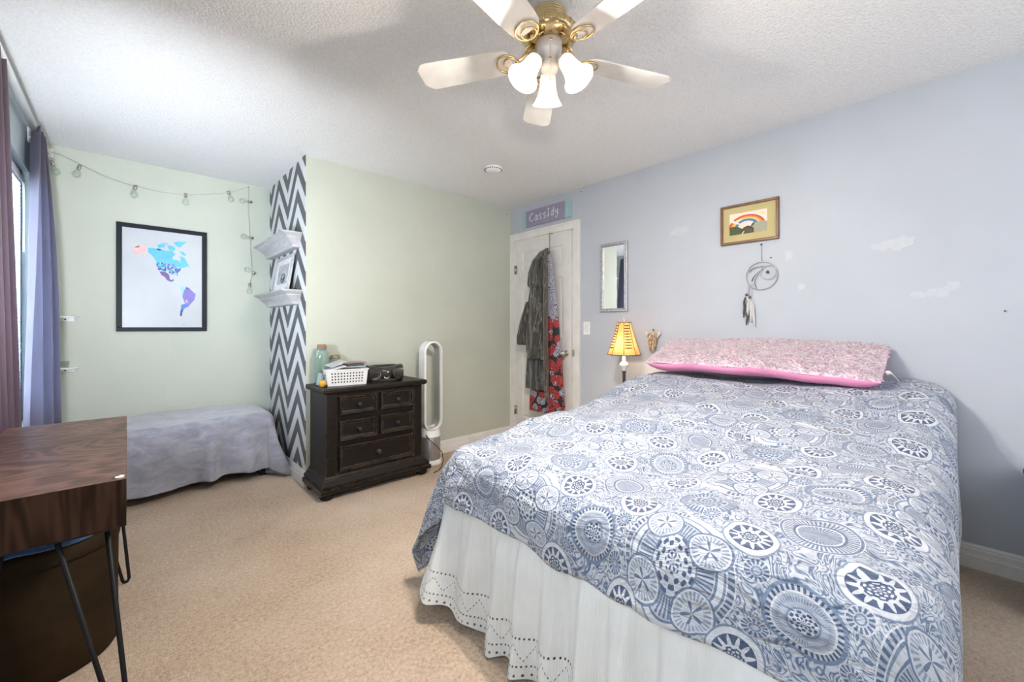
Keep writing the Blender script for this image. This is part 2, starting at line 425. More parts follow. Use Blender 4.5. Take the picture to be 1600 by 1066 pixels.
# ------------------------------------------------------------------ ceiling fan
fz = 2.214
fan = thing('ceiling_fan', 'white five blade ceiling fan with brass motor and lit lamp shades', 'ceiling fan', (FANX, FANY, H))
b = bm_new(); lathe(b, [(0,H), (.085,H), (.088,H-.010), (.076,H-.022), (.078,H-.05), (.060,H-.068), (0,H-.068)], (FANX, FANY, 0), seg=48); obj('housing', b, M['fanwhite'], fan)
b = bm_new(); z0 = 2.378
pr = [(.050, z0)]
for k in range(4): pr += [(.060+.004*k, z0-.004-k*.013), (.062+.004*k, z0-.010-k*.013), (.056+.004*k, z0-.013-k*.013)]
pr += [(.090, z0-.064), (.102, z0-.074), (.106, z0-.090), (.103, z0-.104), (.090, z0-.114), (.06, z0-.118), (0, z0-.118)]
lathe(b, pr, (FANX, FANY, 0), seg=48)
for k in range(24):
    a = 2*PI*k/24; box(b, (FANX+.103*math.cos(a), FANY+.103*math.sin(a), z0-.088), (.010, .007, .022), Matrix.Rotation(a, 3, 'Z'), 0, .002)
obj('motor', b, M['brass'], fan)
phi = .04
fwd = Vector((math.sin(math.radians(YAW)), math.cos(math.radians(YAW)), 0)); rgt = Vector((math.cos(math.radians(YAW)), -math.sin(math.radians(YAW)), 0))
proto_blade = proto_iron = None
for k in range(5):
    a = phi+k*2*PI/5; d = fwd*math.cos(a)-rgt*math.sin(a); ang = math.atan2(d.y, d.x)
    if k == 0:
        b = bm_new(); out = []
        prof = [(.150, .030), (.158, .045), (.175, .055), (.22, .060), (.50, .069), (.515, .066), (.540, .040)]
        pts = [(r, h) for r, h in prof]+[(r, -h) for r, h in reversed(prof)]
        poly_prism(b, [(x, y, -.003) for x, y in pts], (0, 0, .006))
        bmesh.ops.rotate(b, cent=(0,0,0), matrix=Matrix.Rotation(math.radians(11), 3, 'X'), verts=b.verts)
        bl_ = obj('blade', b, M['blade'], fan, world=False, bevel=.0015); proto_blade = bl_
        b = bm_new()
        tube(b, [(.060, 0, .046), (.085, 0, .030), (.11, 0, .006), (.135, 0, -.006)], [.009, .008, .006, .005], 8)
        rot = Matrix.Rotation(math.radians(11), 3, 'X')
        tube(b, [rot@Vector((.167+.041*math.cos(t), .041*math.sin(t), -.008)) for t in [2*PI*i/36 for i in range(36)]], .0035, 6, closed=True)
        tube(b, [rot@Vector((.153+.027*math.cos(t), .027*math.sin(t), -.009)) for t in [2*PI*i/30 for i in range(30)]], .003, 6, closed=True)
        tube(b, [(.062, .008, .046), (.075, .020, .038), (.088, .018, .028), (.092, .006, .022)], .003, 6); tube(b, [(.062, -.008, .046), (.075, -.020, .038), (.088, -.018, .028), (.092, -.006, .022)], .003, 6)
        bi_ = obj('blade_iron', b, M['brass'], fan, world=False); proto_iron = bi_
        parts = (bl_, bi_)
    else:
        parts = []
        for p in (proto_blade, proto_iron): c = p.copy(); C.objects.link(c); c.parent = fan; parts.append(c)
    for p in parts: p.location = (0, 0, fz-H); p.rotation_euler = (0, 0, ang)
b = bm_new(); lathe(b, [(0, 2.264), (.044, 2.264), (.048, 2.258), (.048, 2.228), (.045, 2.218), (.034, 2.208), (.032, 2.185), (.036, 2.165), (.030, 2.148), (.012, 2.138), (0, 2.136)], (FANX, FANY, 0), seg=40); obj('switch_housing', b, M['fanwhite'], fan)
for zz in (2.24, 2.178):
    b = bm_new()
    q = FANX-fwd.x*.046*(1 if zz > 2.2 else .72), FANY-fwd.y*.046*(1 if zz > 2.2 else .72)
    lathe(b, [(0,0), (.006,0), (.006,.006), (0,.008)], (q[0], q[1], zz), (-fwd.x, -fwd.y, 0), 10)
    obj('screw', b, M['brass'], fan)
b = bm_new(); q = Vector((FANX, FANY, 0))-fwd*.046
tube(b, [(q.x, q.y, 2.225), (q.x-.004, q.y-.004, 2.18), (q.x-.004, q.y-.004, 2.10)], .0011, 5); lathe(b, [(0,0), (.003,.003), (.004,.012), (0,.018)], (q.x-.004, q.y-.004, 2.082), seg=8)
obj('pull_chain', b, M['chrome'], fan)
m_shade = mat('frosted_shade', (.95, .90, .84), .4, var=.02, emit=(1.0, .88, .76), estr=.55)
mix_translucent(m_shade, (1, .93, .84), .55)
m_bulb = mat('lit_bulb', (1, 1, 1), .4, emit=(1.0, .88, .72), estr=5)
for k, ang in enumerate((0, 2*PI/3, -2*PI/3)):
    d = fwd*math.cos(ang)-rgt*math.sin(ang)
    p0 = Vector((FANX, FANY, 2.180))+d*.026; p1 = p0+d*.030+Vector((0,0,.008))
    ax = (d*.35+Vector((0,0,-1))).normalized() if k == 0 else (d*.62+Vector((0,0,-1))).normalized()
    b = bm_new(); tube(b, [p0, p0+d*.02+Vector((0,0,.006)), p1, p1+ax*.02], .008, 10); lathe(b, [(.012,0), (.022,.004), (.026,.022), (.0,.022)], p1+ax*.0, ax, 20)
    obj('lamp_arm', b, M['fanwhite'], fan)
    s0 = p1+ax*.012
    b = bm_new(); lathe(b, [(.024,0), (.029,.006), (.031,.03), (.034,.055), (.041,.08), (.052,.10), (.060,.108), (.058,.110), (.049,.099), (.038,.079), (.031,.054), (.028,.03), (.026,.008)], s0, ax, 32)
    sh = obj('lamp_shade', b, m_shade, fan)
    b = bm_new(); lathe(b, [(.012,.01), (.014,.03), (.024,.055), (.026,.07), (.018,.086), (0,.093)], s0, ax, 20); obj('bulb', b, m_bulb, sh)
    lp = s0+ax*.100
    point('fan_lamp_light', lp, 46 if k else 42, (1.0, .90, .79), .026)

# smoke detector
b = bm_new(); sd = (2.126, 2.5, 0)
lathe(b, [(0,H), (.068,H), (.072,H-.006), (.070,H-.016), (.060,H-.026), (.05,H-.034), (.02,H-.037), (0,H-.037)], sd, seg=40)
so = obj('smoke_detector', b, M['white']); tag(so, 'round white smoke detector on the ceiling beyond the fan', 'smoke detector')
b = bm_new()
for k in range(24):
    a = 2*PI*k/24; box(b, (sd[0]+.0665*math.cos(a), sd[1]+.0665*math.sin(a), H-.021), (.006, .009, .004), Matrix.Rotation(a, 3, 'Z'))
obj('vent_slots', b, M['nail'], so)

# ------------------------------------------------------------------ draping helper
def sstep(a, b, x):
    t = max(0, min(1, (x-a)/(b-a))); return t*t*(3-2*t)
def drape(bm, rect, drops, ztop, R, nu, nv, flare=.08, fold=0.0, nfold=3, zmin=.012, wr=.006, seed=0, mode='xy', ruff=None):
    x0, x1, y0, y1 = rect; dl, dr, df, db = drops
    def fn(u, v):
        s = x0-dl+(x1-x0+dl+dr)*u; t = y0-df+(y1-y0+df+db)*v
        cx, cy = max(x0, min(x1, s)), max(y0, min(y1, t)); ex, ey = s-cx, t-cy
        rho = math.hypot(ex, ey); z = ztop(cx, cy)
        n1 = noise.noise(Vector((s*2.1+seed, t*2.1, seed))); n2 = noise.noise(Vector((s*7+seed, t*5, seed+4)))
        n3 = abs(noise.noise(Vector((s*9+n1*3, t*2.2+n2, seed+9))))
        if rho < 1e-6:
            return Vector((cx, cy, z+wr*(1.6*n1+.8*n2-1.2*n3)))
        dx, dy = ex/rho, ey/rho; arc = R*PI/2
        if rho < arc: h = R*math.sin(rho/R); dn = R*(1-math.cos(rho/R))
        else: h = R+flare*(rho-arc); dn = R+(rho-arc)*math.sqrt(max(0, 1-flare*flare))
        diag = min(abs(dx), abs(dy))*1.414
        a = math.atan2(abs(dy), abs(dx)); k = max(0, rho-arc*.7)
        h += fold*diag*k*math.cos(a*2*nfold*2)*1.0
        h += k*.16*noise.noise(Vector((s*3.2+seed, t*3.2, 7))) + wr*n2*1.5 + (ruff(s, t, k) if ruff else 0)
        zz = z-dn+wr*(1.2*n1-1.0*n3)
        if zz < zmin: h += (zmin-zz)*.5; zz = zmin+.004*(1+n2)
        return Vector((cx+dx*h, cy+dy*h, zz))
    def uvf(u, v): return (x0-dl+(x1-x0+dl+dr)*u, y0-df+(y1-y0+df+db)*v)
    gridmesh(bm, nu, nv, fn, 0, uvf); return fn

# ------------------------------------------------------------------ bed
bed = thing('bed', 'high bed with white ruffled skirt standing against the lavender wall', 'bed', (1.95, .78, 0))
def softbox(x0, x1, y0, y1, z0, z1, r):
    b = bm_new(); box(b, ((x0+x1)/2, (y0+y1)/2, (z0+z1)/2), (x1-x0, y1-y0, z1-z0), None, 0, r); return b
obj('box_spring', softbox(1.05, 2.96, .07, 1.48, .17, .42, .03), M['white'], bed)
obj('mattress', softbox(1.07, 2.97, .09, 1.46, .42, .615, .05), mat('mattress_fabric', (.75, .75, .74), .8), bed)
for (x, y) in ((1.15, .18), (1.15, 1.37), (2.85, .18), (2.85, 1.37)):
    b = bm_new(); bx(b, x-.025, x+.025, y-.025, y+.025, 0, .13); obj('leg', b, M['blackmetal'], bed)
for y in (.18, 1.37):
    b = bm_new(); bx(b, 1.1, 2.9, y-.03, y+.03, .13, .17); obj('side_rail', b, M['blackmetal'], bed)
# skirt: gathered cloth running round the foot and both sides
def skirt_mat():
    m, nt, b = newmat('white_eyelet_cotton'); uvn = coord(nt, 'UV'); s = nt.nodes.new('ShaderNodeSeparateXYZ'); nt.links.new(uvn, s.inputs[0])
    u, v = E(nt, s.outputs[0]), E(nt, s.outputs[1])     # metres along, metres above the hem
    f = noisex(nt, uvn, 9, 3)
    def dots(h, per, r, off=0.):
        a = ((u/per+off).frac()-.5)*per; c = v-h
        return (a*a+c*c).sqrt().lt(r)
    tri = ((u/.09).frac()-.5).abs()*.10
    a = ((u/.011).frac()-.5)*.011; zz = v-(tri+.065)
    zig = (a*a+zz*zz).sqrt().lt(.0026)
    d = dots(.048, .016, .0036).max(dots(.135, .018, .0040)).max(dots(.02, .028, .0046, .3)).max(zig)
    col = ramp(nt, f, [(.3, (.76, .79, .80)), (.7, (.84, .86, .87))])
    nt.links.new(col, b.inputs['Base Color']); b.inputs['Roughness'].default_value = .8
    scal = v.lt(((u*42).sin()*.5+.5)*.010)
    nt.links.new((d.max(scal)).inv().s, b.inputs['Alpha'])
    bump(nt, b, noisex(nt, mapped(nt, uvn, (40, 4, 1)), 3, 3), .35, .01)
    mix = mix_translucent(m, (.8, .83, .85), .15)
    return m
def skirt_path(t, out):
    """t 0..1 from the head end of the far side, round the foot, to the head end of the near side"""
    xa, xb, ya, yb, r = .985, 2.90, .04, 1.50, .05
    L = [(xb-xa-r), PI/2*r, (yb-ya-2*r), PI/2*r, (xb-xa-r)]; d = t*sum(L)
    if d < L[0]: p, n = Vector((xb-d, yb, 0)), Vector((0,1,0))
    elif d < L[0]+L[1]:
        a = (d-L[0])/r; n = Vector((-math.sin(a), math.cos(a), 0)); p = Vector((xa+r, yb-r, 0))+n*r
    elif d < sum(L[:3]): p, n = Vector((xa, yb-r-(d-L[0]-L[1]), 0)), Vector((-1,0,0))
    elif d < sum(L[:4]):
        a = (d-sum(L[:3]))/r; n = Vector((-math.cos(a), -math.sin(a), 0)); p = Vector((xa+r, ya+r, 0))+n*r
    else: p, n = Vector((xa+r+(d-sum(L[:4])), ya, 0)), Vector((0,-1,0))
    return p, n, d, sum(L)
def skirt_fn(u, v):
    p, n, d, L = skirt_path(u, 0)
    k = 1-v                                   # 0 top, 1 hem
    nn = noise.noise(Vector((d*2.3, 1.3, 0))); n2 = noise.noise(Vector((d*9, k*1.5, 3)))
    w_ = math.sin(d*46+5*nn)*.9+math.sin(d*17+3*nn)*.6+n2
    cor = math.exp(-((d-1.93)/.16)**2)        # lifted, kicked-out corner at the far foot end
    out = .010*math.sin(d*120+nn*6)*(1-k)*.5 + .030*w_*k**.6 + .035*k + cor*.055*k**1.3 + .05*k*k*max(0, nn)
    z = .465-(.448-.015*nn-cor*.07)*k
    out = out*min(1, k*5+.1)
    if n.y < -.3: out = max(-.03, out*.25-.02)
    q = p+n*out; q.z = max(z, .008); return q
b = bm_new(); _, _, _, LS = skirt_path(0, 0)
gridmesh(b, 760, 26, skirt_fn, 0, lambda u, v: (u*LS*1.5, v*.455))
sk = obj('bed_skirt', b, skirt_mat(), bed, recalc=False)
sk['label'] = 'white gathered cotton skirt with eyelet rows along its hem'

def duvet_mat():
    m, nt, b = newmat('blue_medallion_cotton'); uvn = coord(nt, 'UV')
    dn = nt.nodes.new('ShaderNodeTexNoise'); nt.links.new(uvn, dn.inputs['Vector']); dn.inputs['Scale'].default_value = 2.8
    vm = nt.nodes.new('ShaderNodeVectorMath'); vm.operation = 'MULTIPLY_ADD'; nt.links.new(dn.outputs['Color'], vm.inputs[0])
    vm.inputs[1].default_value = (.11, .07, 0); nt.links.new(uvn, vm.inputs[2])
    s = nt.nodes.new('ShaderNodeSeparateXYZ'); nt.links.new(vm.outputs[0], s.inputs[0])
    P = .50
    U, V = E(nt, s.outputs[0])*(1/P), E(nt, s.outputs[1])*(1/P)
    def pol(cu, cv, R, squash=1.0):
        a = (U-cu+8.5).frac()-.5; c = (V-cv+8.5).frac()-.5
        if squash != 1.0: c = c*squash
        return (a*a+c*c).sqrt()/R, a.atan2(c)
    # base: flowing paisley lines
    nz = E(nt, noisex(nt, uvn, 19, 2, .5, 1.2)); n2 = E(nt, noisex(nt, uvn, 45, 2, .6))
    lines = (nz*60).sin(); base = lines.gt(.15)*.30+.14+lines.gt(.78)*.28
    base = base+(n2-.5)*.5
    v = base
    def over(v, mask, val): return v+(val-v)*mask if isinstance(val, E) else v+(v*-1.0+val)*mask
    # large crescents round the biggest medallion
    r, th = pol(.5, 0, .155)
    v = over(v, r.lt(1.0), .05)
    v = over(v, r.within(.66, .93), (th*40).sin().gt(0)*.5+.25)
    v = over(v, r.within(.93, 1.0), .62)
    v = over(v, r.lt(.62), (th*9).sin()*(r*26).sin()*.45+.45)
    r, th = pol(.5, .5, .17, 1.15)
    v = over(v, r.lt(1.0), .02)
    v = over(v, r.within(.9, .97), .6)
    v = over(v, r.within(.62, .88), (th*48).sin().gt(.1)*.55+.12)
    v = over(v, r.within(.55, .62), .75)
    v = over(v, r.lt(.5), (th*32+r*4).sin().gt(.2)*.4+.3)
    r, th = pol(0, 0, .20)                       # C
    v = over(v, r.lt(1.36), .03)
    v = over(v, r.within(1.2, 1.33)*(th*2+.6).sin().gt(-.55), (th*64).sin().gt(0)*.55+.22)
    v = over(v, r.within(1.12, 1.17), .5)
    v = over(v, r.lt(1.0), .18)
    v = over(v, r.within(.95, 1.0), .62)
    v = over(v, r.within(.55, .92)*(th*4).cos().gt(-.15), (th*60).sin().gt(.0)*.45+.22)
    v = over(v, r.lt(.55), ((th*8).cos()*(r*34+.8).sin()).gt(.12)*.75+.10)
    v = over(v, r.within(.20, .25), .05)
    v = over(v, r.within(.52, .56), .55)
    # four petals laid over C
    for cu, cv in ((.15, .10), (-.15, -.10), (-.10, .15), (.10, -.15)):
        r, th = pol(cu, cv, .088, .85)
        v = over(v, r.lt(1.0), (th*26+r*3).sin().gt(.15)*.34+.10)
        v = over(v, r.lt(.5), (th*5).cos().gt(r*1.6)*.6+.08)
        v = over(v, r.within(.9, 1.0), .60); v = over(v, r.within(.82, .9), .02)
    r, th = pol(0, .5, .128)                     # A disc
    v = over(v, r.lt(1.1), .55)
    v = over(v, r.lt(1.0), (th*38).sin().gt(0)*.72+.18)
    v = over(v, r.lt(.86), .04)
    v = over(v, r.lt(.80), (th*60+r*14).sin().gt(0)*(th*60-r*14).sin().gt(0)*.26+.27)
    v = over(v, r.within(.40, .45), .6)
    v = over(v, r.lt(.38), ((th*8).cos()*(r*34).sin()).gt(.05)*.8+.12)
    for cu, cv in ((.25, .30), (-.25, .27), (.27, .72), (-.26, .73)):   # B flowers
        r, th = pol(cu, cv, .105)
        v = over(v, r.lt(1.12), .5)
        v = over(v, r.lt(1.05), .0)
        v = over(v, r.within(.50, .84), (th*12).cos().gt((r-.60)*-4.5)*.85+.02)
        v = over(v, r.lt(.42), ((th*6).cos()*(r*34+.5).sin()).gt(-.2)*.85+.02)
        v = over(v, r.within(.42, .50), .03)
    for cu, cv in ((.10, .33), (-.10, .34), (.11, .67), (-.11, .66), (.40, .25), (-.38, .23), (.37, .93), (-.36, .92)):
        r, th = pol(cu, cv, .045)
        v = over(v, r.lt(1.1), .10)
        v = over(v, r.lt(1.0), (th*14).sin().gt(-.2)*.55+.22)
        v = over(v, r.lt(.55), .25); v = over(v, r.within(.3, .45), .62)
    v = v+(E(nt, noisex(nt, uvn, 110, 2, .7))-.5)*.3
    col = ramp(nt, v.s, [(.0, (.50, .52, .57)), (.25, (.32, .35, .42)), (.55, (.125, .175, .27)), (.95, (.028, .052, .12))])
    nt.links.new(col, b.inputs['Base Color']); b.inputs['Roughness'].default_value = .75; b.inputs['Sheen Weight'].default_value = .15
    h = E(nt, noisex(nt, mapped(nt, uvn, (6, 2.2, 1)), 2.2, 4, .55, 1.2))+E(nt, noisex(nt, uvn, 14, 3, .5, .6))*.28
    bump(nt, b, h.s, .8, .05)
    return m
def duvet_top(x, y):
    z = .715
    z += .13*sstep(1.75, 2.62, x)                   # pillows under the cover
    z += .035*sstep(2.2, 2.7, x)*(1-sstep(.15, .6, y))
    z += .018*math.sin(x*5.3+1.2*math.sin(y*3.1))*math.sin(y*4.0+x)*.7
    z -= .055*(1-sstep(1.05, 1.75, x))
    return z
b = bm_new()
drape(b, (1.10, 2.985, .125, 1.425), (.285, 0, .66, .62), duvet_top, .125, 240, 220, flare=.13, fold=.40, nfold=1.5, zmin=.03, wr=.018, seed=2.3,
      ruff=lambda s, t, k: k*.05*math.sin(s*9+t*4)*(1 if 1.2 < s < 2.9 and t > .5 else 0))
for v in b.verts:
    if v.co.y < .0: v.co.y *= .12
    v.co.x = min(v.co.x, XR-.022)
dv = obj('duvet', b, duvet_mat(), recalc=False, solid=.014)
tag(dv, 'blue and white medallion print duvet spread over the high bed', 'duvet')

# fluffy body pillow
pil = thing('body_pillow', 'long shaggy pale pink pillow leaning on the wall above the duvet', 'pillow', (2.78, .85, .92))
def pillow_pt(u, v, side):
    """u along y, v from front/bottom edge to top/back edge"""
    y = .235+1.20*u; A = Vector((2.585, 0, .925)); B = Vector((2.985, 0, 1.065))
    p = A.lerp(B, v); e = min(u, 1-u)/.10; g = min(v, 1-v)/.3
    th = (1-(1-min(1, e))**2)**.5*(1-(1-min(1, g))**2)**.5
    n = Vector((-.33, 0, .94)); wv = noise.noise(Vector((u*6, v*3, side)))*.010
    q = p+n*(side*(.085 if side < 0 else .036)*th+wv)
    q.y = y + .02*math.sin(v*3)*(1 if u < .5 else -1)*(.5-abs(u-.5)); q.z += .02*math.sin(u*PI)-.015*(1-v)*(1-u)
    return q
b = bm_new(); gridmesh(b, 90, 22, lambda u, v: pillow_pt(u, v, -1))
obj('pink_underside', b, mat('pink_satin', (.80, .30, .50), .45, var=.1, nscale=5, bs=.4, bscale=12, bdist=.02), pil, recalc=False, solid=.004)
b = bm_new(); gridmesh(b, 90, 22, lambda u, v: pillow_pt(u, v, 1)); n0 = len(b.faces)
m_fl = mat('shag_pink', (.76, .56, .65), .9, var=.14, nscale=18, sheen=.6)
m_fl2 = mat('shag_white', (.82, .77, .79), .9, var=.1, nscale=30, sheen=.6)
rn = random.Random(3)
for i in range(12000):
    u, v = rn.random(), rn.random()
    p = pillow_pt(u, v, 1); q = pillow_pt(min(1, u+.01), v, 1); n = Vector((-.33, 0, .94))
    L = rn.uniform(.010, .022); a = rn.uniform(0, 2*PI); d = Vector((math.cos(a)*.8-.45, math.sin(a)*.9, rn.uniform(-.3, .25)))
    tip = p+(n*.35+d*.8)*L; w_ = Vector((-d.y, d.x, .1)).normalized()*.0022
    mid = p+(n*.75+d*.35)*L*.6
    vs = [b.verts.new(p-w_), b.verts.new(p+w_), b.verts.new(mid+w_*1.2), b.verts.new(tip), b.verts.new(mid-w_*1.2)]
    f = b.faces.new(vs); f.material_index = 0 if rn.random() < .30 else 1
fl = obj('shaggy_top', b, [m_fl, m_fl2], pil, recalc=False); fl['label'] = 'shaggy pink and white pile top'
b = bm_new(); gridmesh(b, 8, 3, lambda u, v: Vector((2.61-.05*u, .215-.045*u+.01*v, .945+.012*math.sin(u*4)+.004*v-.014*u+.012*v)))
obj('care_tag', b, M['white'], pil, recalc=False, solid=.001)

# ------------------------------------------------------------------ lamp and hidden nightstand
ns = thing('nightstand', 'small dark wooden nightstand under the lit bedside lamp', 'nightstand', (2.80, 1.80, 0))
m_dark = mat('dark_wood', (.05, .03, .02), .4, var=.3, nscale=6)
b = bm_new(); bx(b, 2.60, 2.99, 1.66, 1.96, .46, .49, 0, .004); obj('table_top', b, m_dark, ns)
b = bm_new(); bx(b, 2.62, 2.97, 1.68, 1.94, .30, .46); obj('drawer', b, m_dark, ns)
for (x, y) in ((2.63, 1.69), (2.96, 1.69), (2.63, 1.93), (2.96, 1.93)):
    b = bm_new(); bx(b, x-.015, x+.015, y-.015, y+.015, 0, .46); obj('leg', b, m_dark, ns)
LX, LY = 2.78, 1.725
lamp = thing('table_lamp', 'lit bedside lamp with flared amber panelled shade beside the bed', 'lamp', (LX, LY, .49))
b = bm_new(); lathe(b, [(0,.49), (.075,.49), (.077,.50), (.06,.512), (.03,.525), (.02,.54), (.013,.56), (.012,.82), (.018,.83), (.012,.84)], (LX, LY, 0), seg=24); obj('pole', b, mat('dark_bronze', (.09, .085, .085), .4, .5), lamp)
b = bm_new(); lathe(b, [(.010,.835), (.024,.845), (.014,.853), (.034,.872), (.036,.885), (.026,.902), (.012,.912), (.016,.93), (.010,.95), (.010, 1.15), (0,1.15)], (LX, LY, 0), seg=28); obj('neck', b, mat('whitewashed_neck', (.60, .60, .62), .5, var=.2, nscale=40), lamp)
zb, zt = .962, 1.208; NS = 8
def shade_r(t): return .052+.072*(1-t)**1.6+.006*math.sin(t*PI)
def shade_pt(k, t):
    a = 2*PI*k/NS+.55; r = shade_r(t); return Vector((LX+r*math.cos(a), LY+r*math.sin(a), zb+(zt-zb)*t))
m_amb = mat('amber_linen', (.42, .24, .09), .8, var=.05, emit=(1.0, .55, .18), estr=.12); mix_translucent(m_amb, (.80, .42, .15), .17)
m_bar = mat('wicker_bar', (.10, .05, .02), .7, var=.3)
shd = None
for k in range(NS):
    b = bm_new()
    gridmesh(b, 4, 14, lambda u, v: shade_pt(k, v).lerp(shade_pt(k+1, v), u))
    pn = obj('shade_panel', b, m_amb, lamp, recalc=False, smooth=True)
    if k % 2 == 0:
        b = bm_new(); rr = random.Random(k)
        for j in range(9):
            t = .22+.085*j; A, B = shade_pt(k, t), shade_pt(k+1, t); out = ((A+B)/2-Vector((LX, LY, (A.z+B.z)/2))).normalized()*.002
            q0, q1 = rr.uniform(.04, .12), rr.uniform(.8, .94)
            tube(b, [A.lerp(B, q0)+out, A.lerp(B, (q0+q1)/2)+out*1.6, A.lerp(B, q1)+out], [.0030, .0052, .0034], 6)
        obj('bars', b, m_bar, pn)
b = bm_new()
for k in range(NS): tube(b, [shade_pt(k, t/10) for t in range(11)], .0028, 6)
for t in (0, 1): tube(b, [shade_pt(k, t) for k in range(NS)], .0034, 6, closed=True)
obj('shade_frame', b, mat('rust_brown_trim', (.12, .09, .07), .6), lamp)
b = bm_new(); tube(b, [(LX, LY, 1.15), (LX, LY, 1.215)], .002, 6); lathe(b, [(.004,1.212), (.010,1.218), (.006,1.226), (.011,1.236), (.004,1.246), (0,1.25)], (LX, LY, 0), seg=14)
for k in range(0, NS, 2): tube(b, [(LX, LY, 1.205), shade_pt(k, 1)], .0016, 5)
obj('finial', b, M['silver'], lamp)
b = bm_new(); lathe(b, [(0,1.045), (.018,1.05), (.026,1.075), (.022,1.10), (.012,1.12), (0,1.12)], (LX, LY, 0), seg=16); obj('bulb', b, mat('warm_bulb', (1,1,1), .4, emit=(1, .8, .5), estr=6), lamp)
point('lamp_light', (LX-.02, LY, 1.035), 4.0, (1.0, .80, .55), .03)
point('lamp_light', (LX+.045, LY, 1.16), 1.2, (1.0, .80, .55), .02)

# ------------------------------------------------------------------ things on the lavender wall
# name sign
sg = thing('name_sign', 'purple wooden name sign with teal ends above the door', 'sign', (XR, 2.74, 2.28))
m_pur = mat('sign_purple', (.30, .27, .38), .6, var=.08, nscale=30); m_teal = mat('sign_teal', (.32, .52, .56), .6, var=.08, nscale=30)
b = bm_new(); bx(b, XR-.016, XR, 2.49, 3.01, 2.197, 2.361, 0, .002); obj('board', b, m_pur, sg)
for (y0, y1) in ((2.422, 2.491), (3.009, 3.056)):
    b = bm_new(); bx(b, XR-.0165, XR, y0, y1, 2.196, 2.362, 0, .002); obj('end_board', b, m_teal, sg)
strokes = {'C': [[(.8,.85),(.45,1.0),(.1,.7),(.05,.3),(.35,0),(.8,.15)]],
 'a': [[(.75,.55),(.4,.6),(.1,.3),(.3,0),(.65,.2),(.78,.6),(.75,.1),(.9,0)]],
 's': [[(.75,.55),(.4,.62),(.2,.45),(.5,.32),(.7,.15),(.45,-.02),(.1,.05)]],
 'I': [[(.25,.85),(.45,.95),(.42,.5),(.38,.0)], [(.2,0.02),(.55,.02)]],
 'd': [[(.65,.45),(.35,.5),(.1,.2),(.35,0),(.65,.2),(.8,.95),(.72,.1),(.85,0)]],
 'y': [[(.1,.6),(.2,.2),(.5,.15),(.75,.6)], [(.75,.6),(.65,-.1),(.4,-.38),(.15,-.25)]]}
def smooth_line(p, n=6):
    out = []
    P = [Vector((*q, 0)) for q in p]; P = [P[0]*2-P[1]]+P+[P[-1]*2-P[-2]]
    for i in range(1, len(P)-2):
        for j in range(n):
            t = j/n; a, b_, c, d = P[i-1], P[i], P[i+1], P[i+2]
            out.append(.5*((2*b_)+(c-a)*t+(2*a-5*b_+4*c-d)*t*t+(3*b_-a-3*c+d)*t**3))
    out.append(P[-2]); return out
b = bm_new(); yy = 2.955
for i, ch in enumerate('CassIdy'):
    w_, h_ = (.062, .078) if ch == 'C' else ((.036 if ch == 'I' else .050), .080)
    for stl in strokes[ch]:
        pts = [Vector((XR-.0175, yy-p.x*w_, 2.245+.012*(i/6)+p.y*h_)) for p in smooth_line(stl)]
        for p, q in zip(pts, pts[1:]):
            pass
        tube(b, pts, [.0042+.0014*math.sin(j*.5) for j in range(len(pts))], 6)
    yy -= w_+.007
obj('lettering', b, mat('sign_lettering', (.72, .72, .74), .6), sg)

# light switch
y, z = onwall(917, 513)
sw = thing('light_switch', 'white light switch plate on the wall beside the door', 'switch', (XR, y, z))
b = bm_new(); bx(b, XR-.006, XR, y-.036, y+.036, z-.058, z+.058, 0, .002); obj('plate', b, M['white'], sw)
b = bm_new(); bx(b, XR-.010, XR-.005, y-.016, y+.016, z-.034, z+.034, 0, .002); obj('rocker', b, M['trim'], sw)

# mirror
mr = thing('wall_mirror', 'narrow silver framed mirror on the wall above the bedside lamp', 'mirror', (XR, 1.965, 1.595))
def frame4(b, y0, y1, z0, z1, wd, x0, x1, idx=0, bev=.003, ax='x'):
    for (a0, a1, c0, c1) in ((y0, y1, z0, z0+wd), (y0, y1, z1-wd, z1), (y0, y0+wd, z0+wd, z1-wd), (y1-wd, y1, z0+wd, z1-wd)):
        if ax == 'x': bx(b, x0, x1, a0, a1, c0, c1, idx, bev)
        else: bx(b, a0, a1, x0, x1, c0, c1, idx, bev)
b = bm_new(); frame4(b, 1.832, 2.100, 1.303, 1.888, .024, XR-.020, XR); frame4(b, 1.850, 2.082, 1.321, 1.870, .010, XR-.024, XR-.004)
obj('frame', b, M['silverframe'], mr)
b = bm_new(); bx(b, XR-.010, XR-.006, 1.855, 2.078, 1.325, 1.865); obj('mirror_pane', b, M['mirror'], mr)

# rainbow picture
rp = thing('framed_picture', 'brown framed picture of a rainbow over green hills', 'picture', (XR, .93, 1.865))
ry0, ry1, rz0, rz1 = .755, 1.105, 1.732, 1.998
b = bm_new(); frame4(b, ry0, ry1, rz0, rz1, .017, XR-.020, XR)
obj('frame', b, mat('walnut_frame', (.16, .075, .035), .4, var=.25, nscale=30), rp)
b = bm_new(); bx(b, XR-.008, XR-.001, ry0+.01, ry1-.01, rz0+.01, rz1-.01); obj('mat_board', b, mat('olive_mat', (.50, .42, .20), .7), rp)
py0, py1, pz0, pz1 = .822, 1.048, 1.795, 1.938; PW, PH = py1-py0, pz1-pz0
cols_ = {'bg': (.80, .68, .56), 'red': (.62, .05, .03), 'orange': (.85, .28, .05), 'yellow': (.85, .60, .16), 'blue': (.06, .16, .36), 'cyan': (.10, .30, .45), 'green': (.055, .08, .02), 'sage': (.34, .33, .24), 'dark': (.07, .03, .03)}
keys = list(cols_); mats_ = [mat('print_'+k, c, .6) for k, c in cols_.items()]
b = bm_new(); LAY = [0]
def pp(u, v, layer): return (XR-.0085-.0003*layer, py1-u*PW, pz0+v*PH)
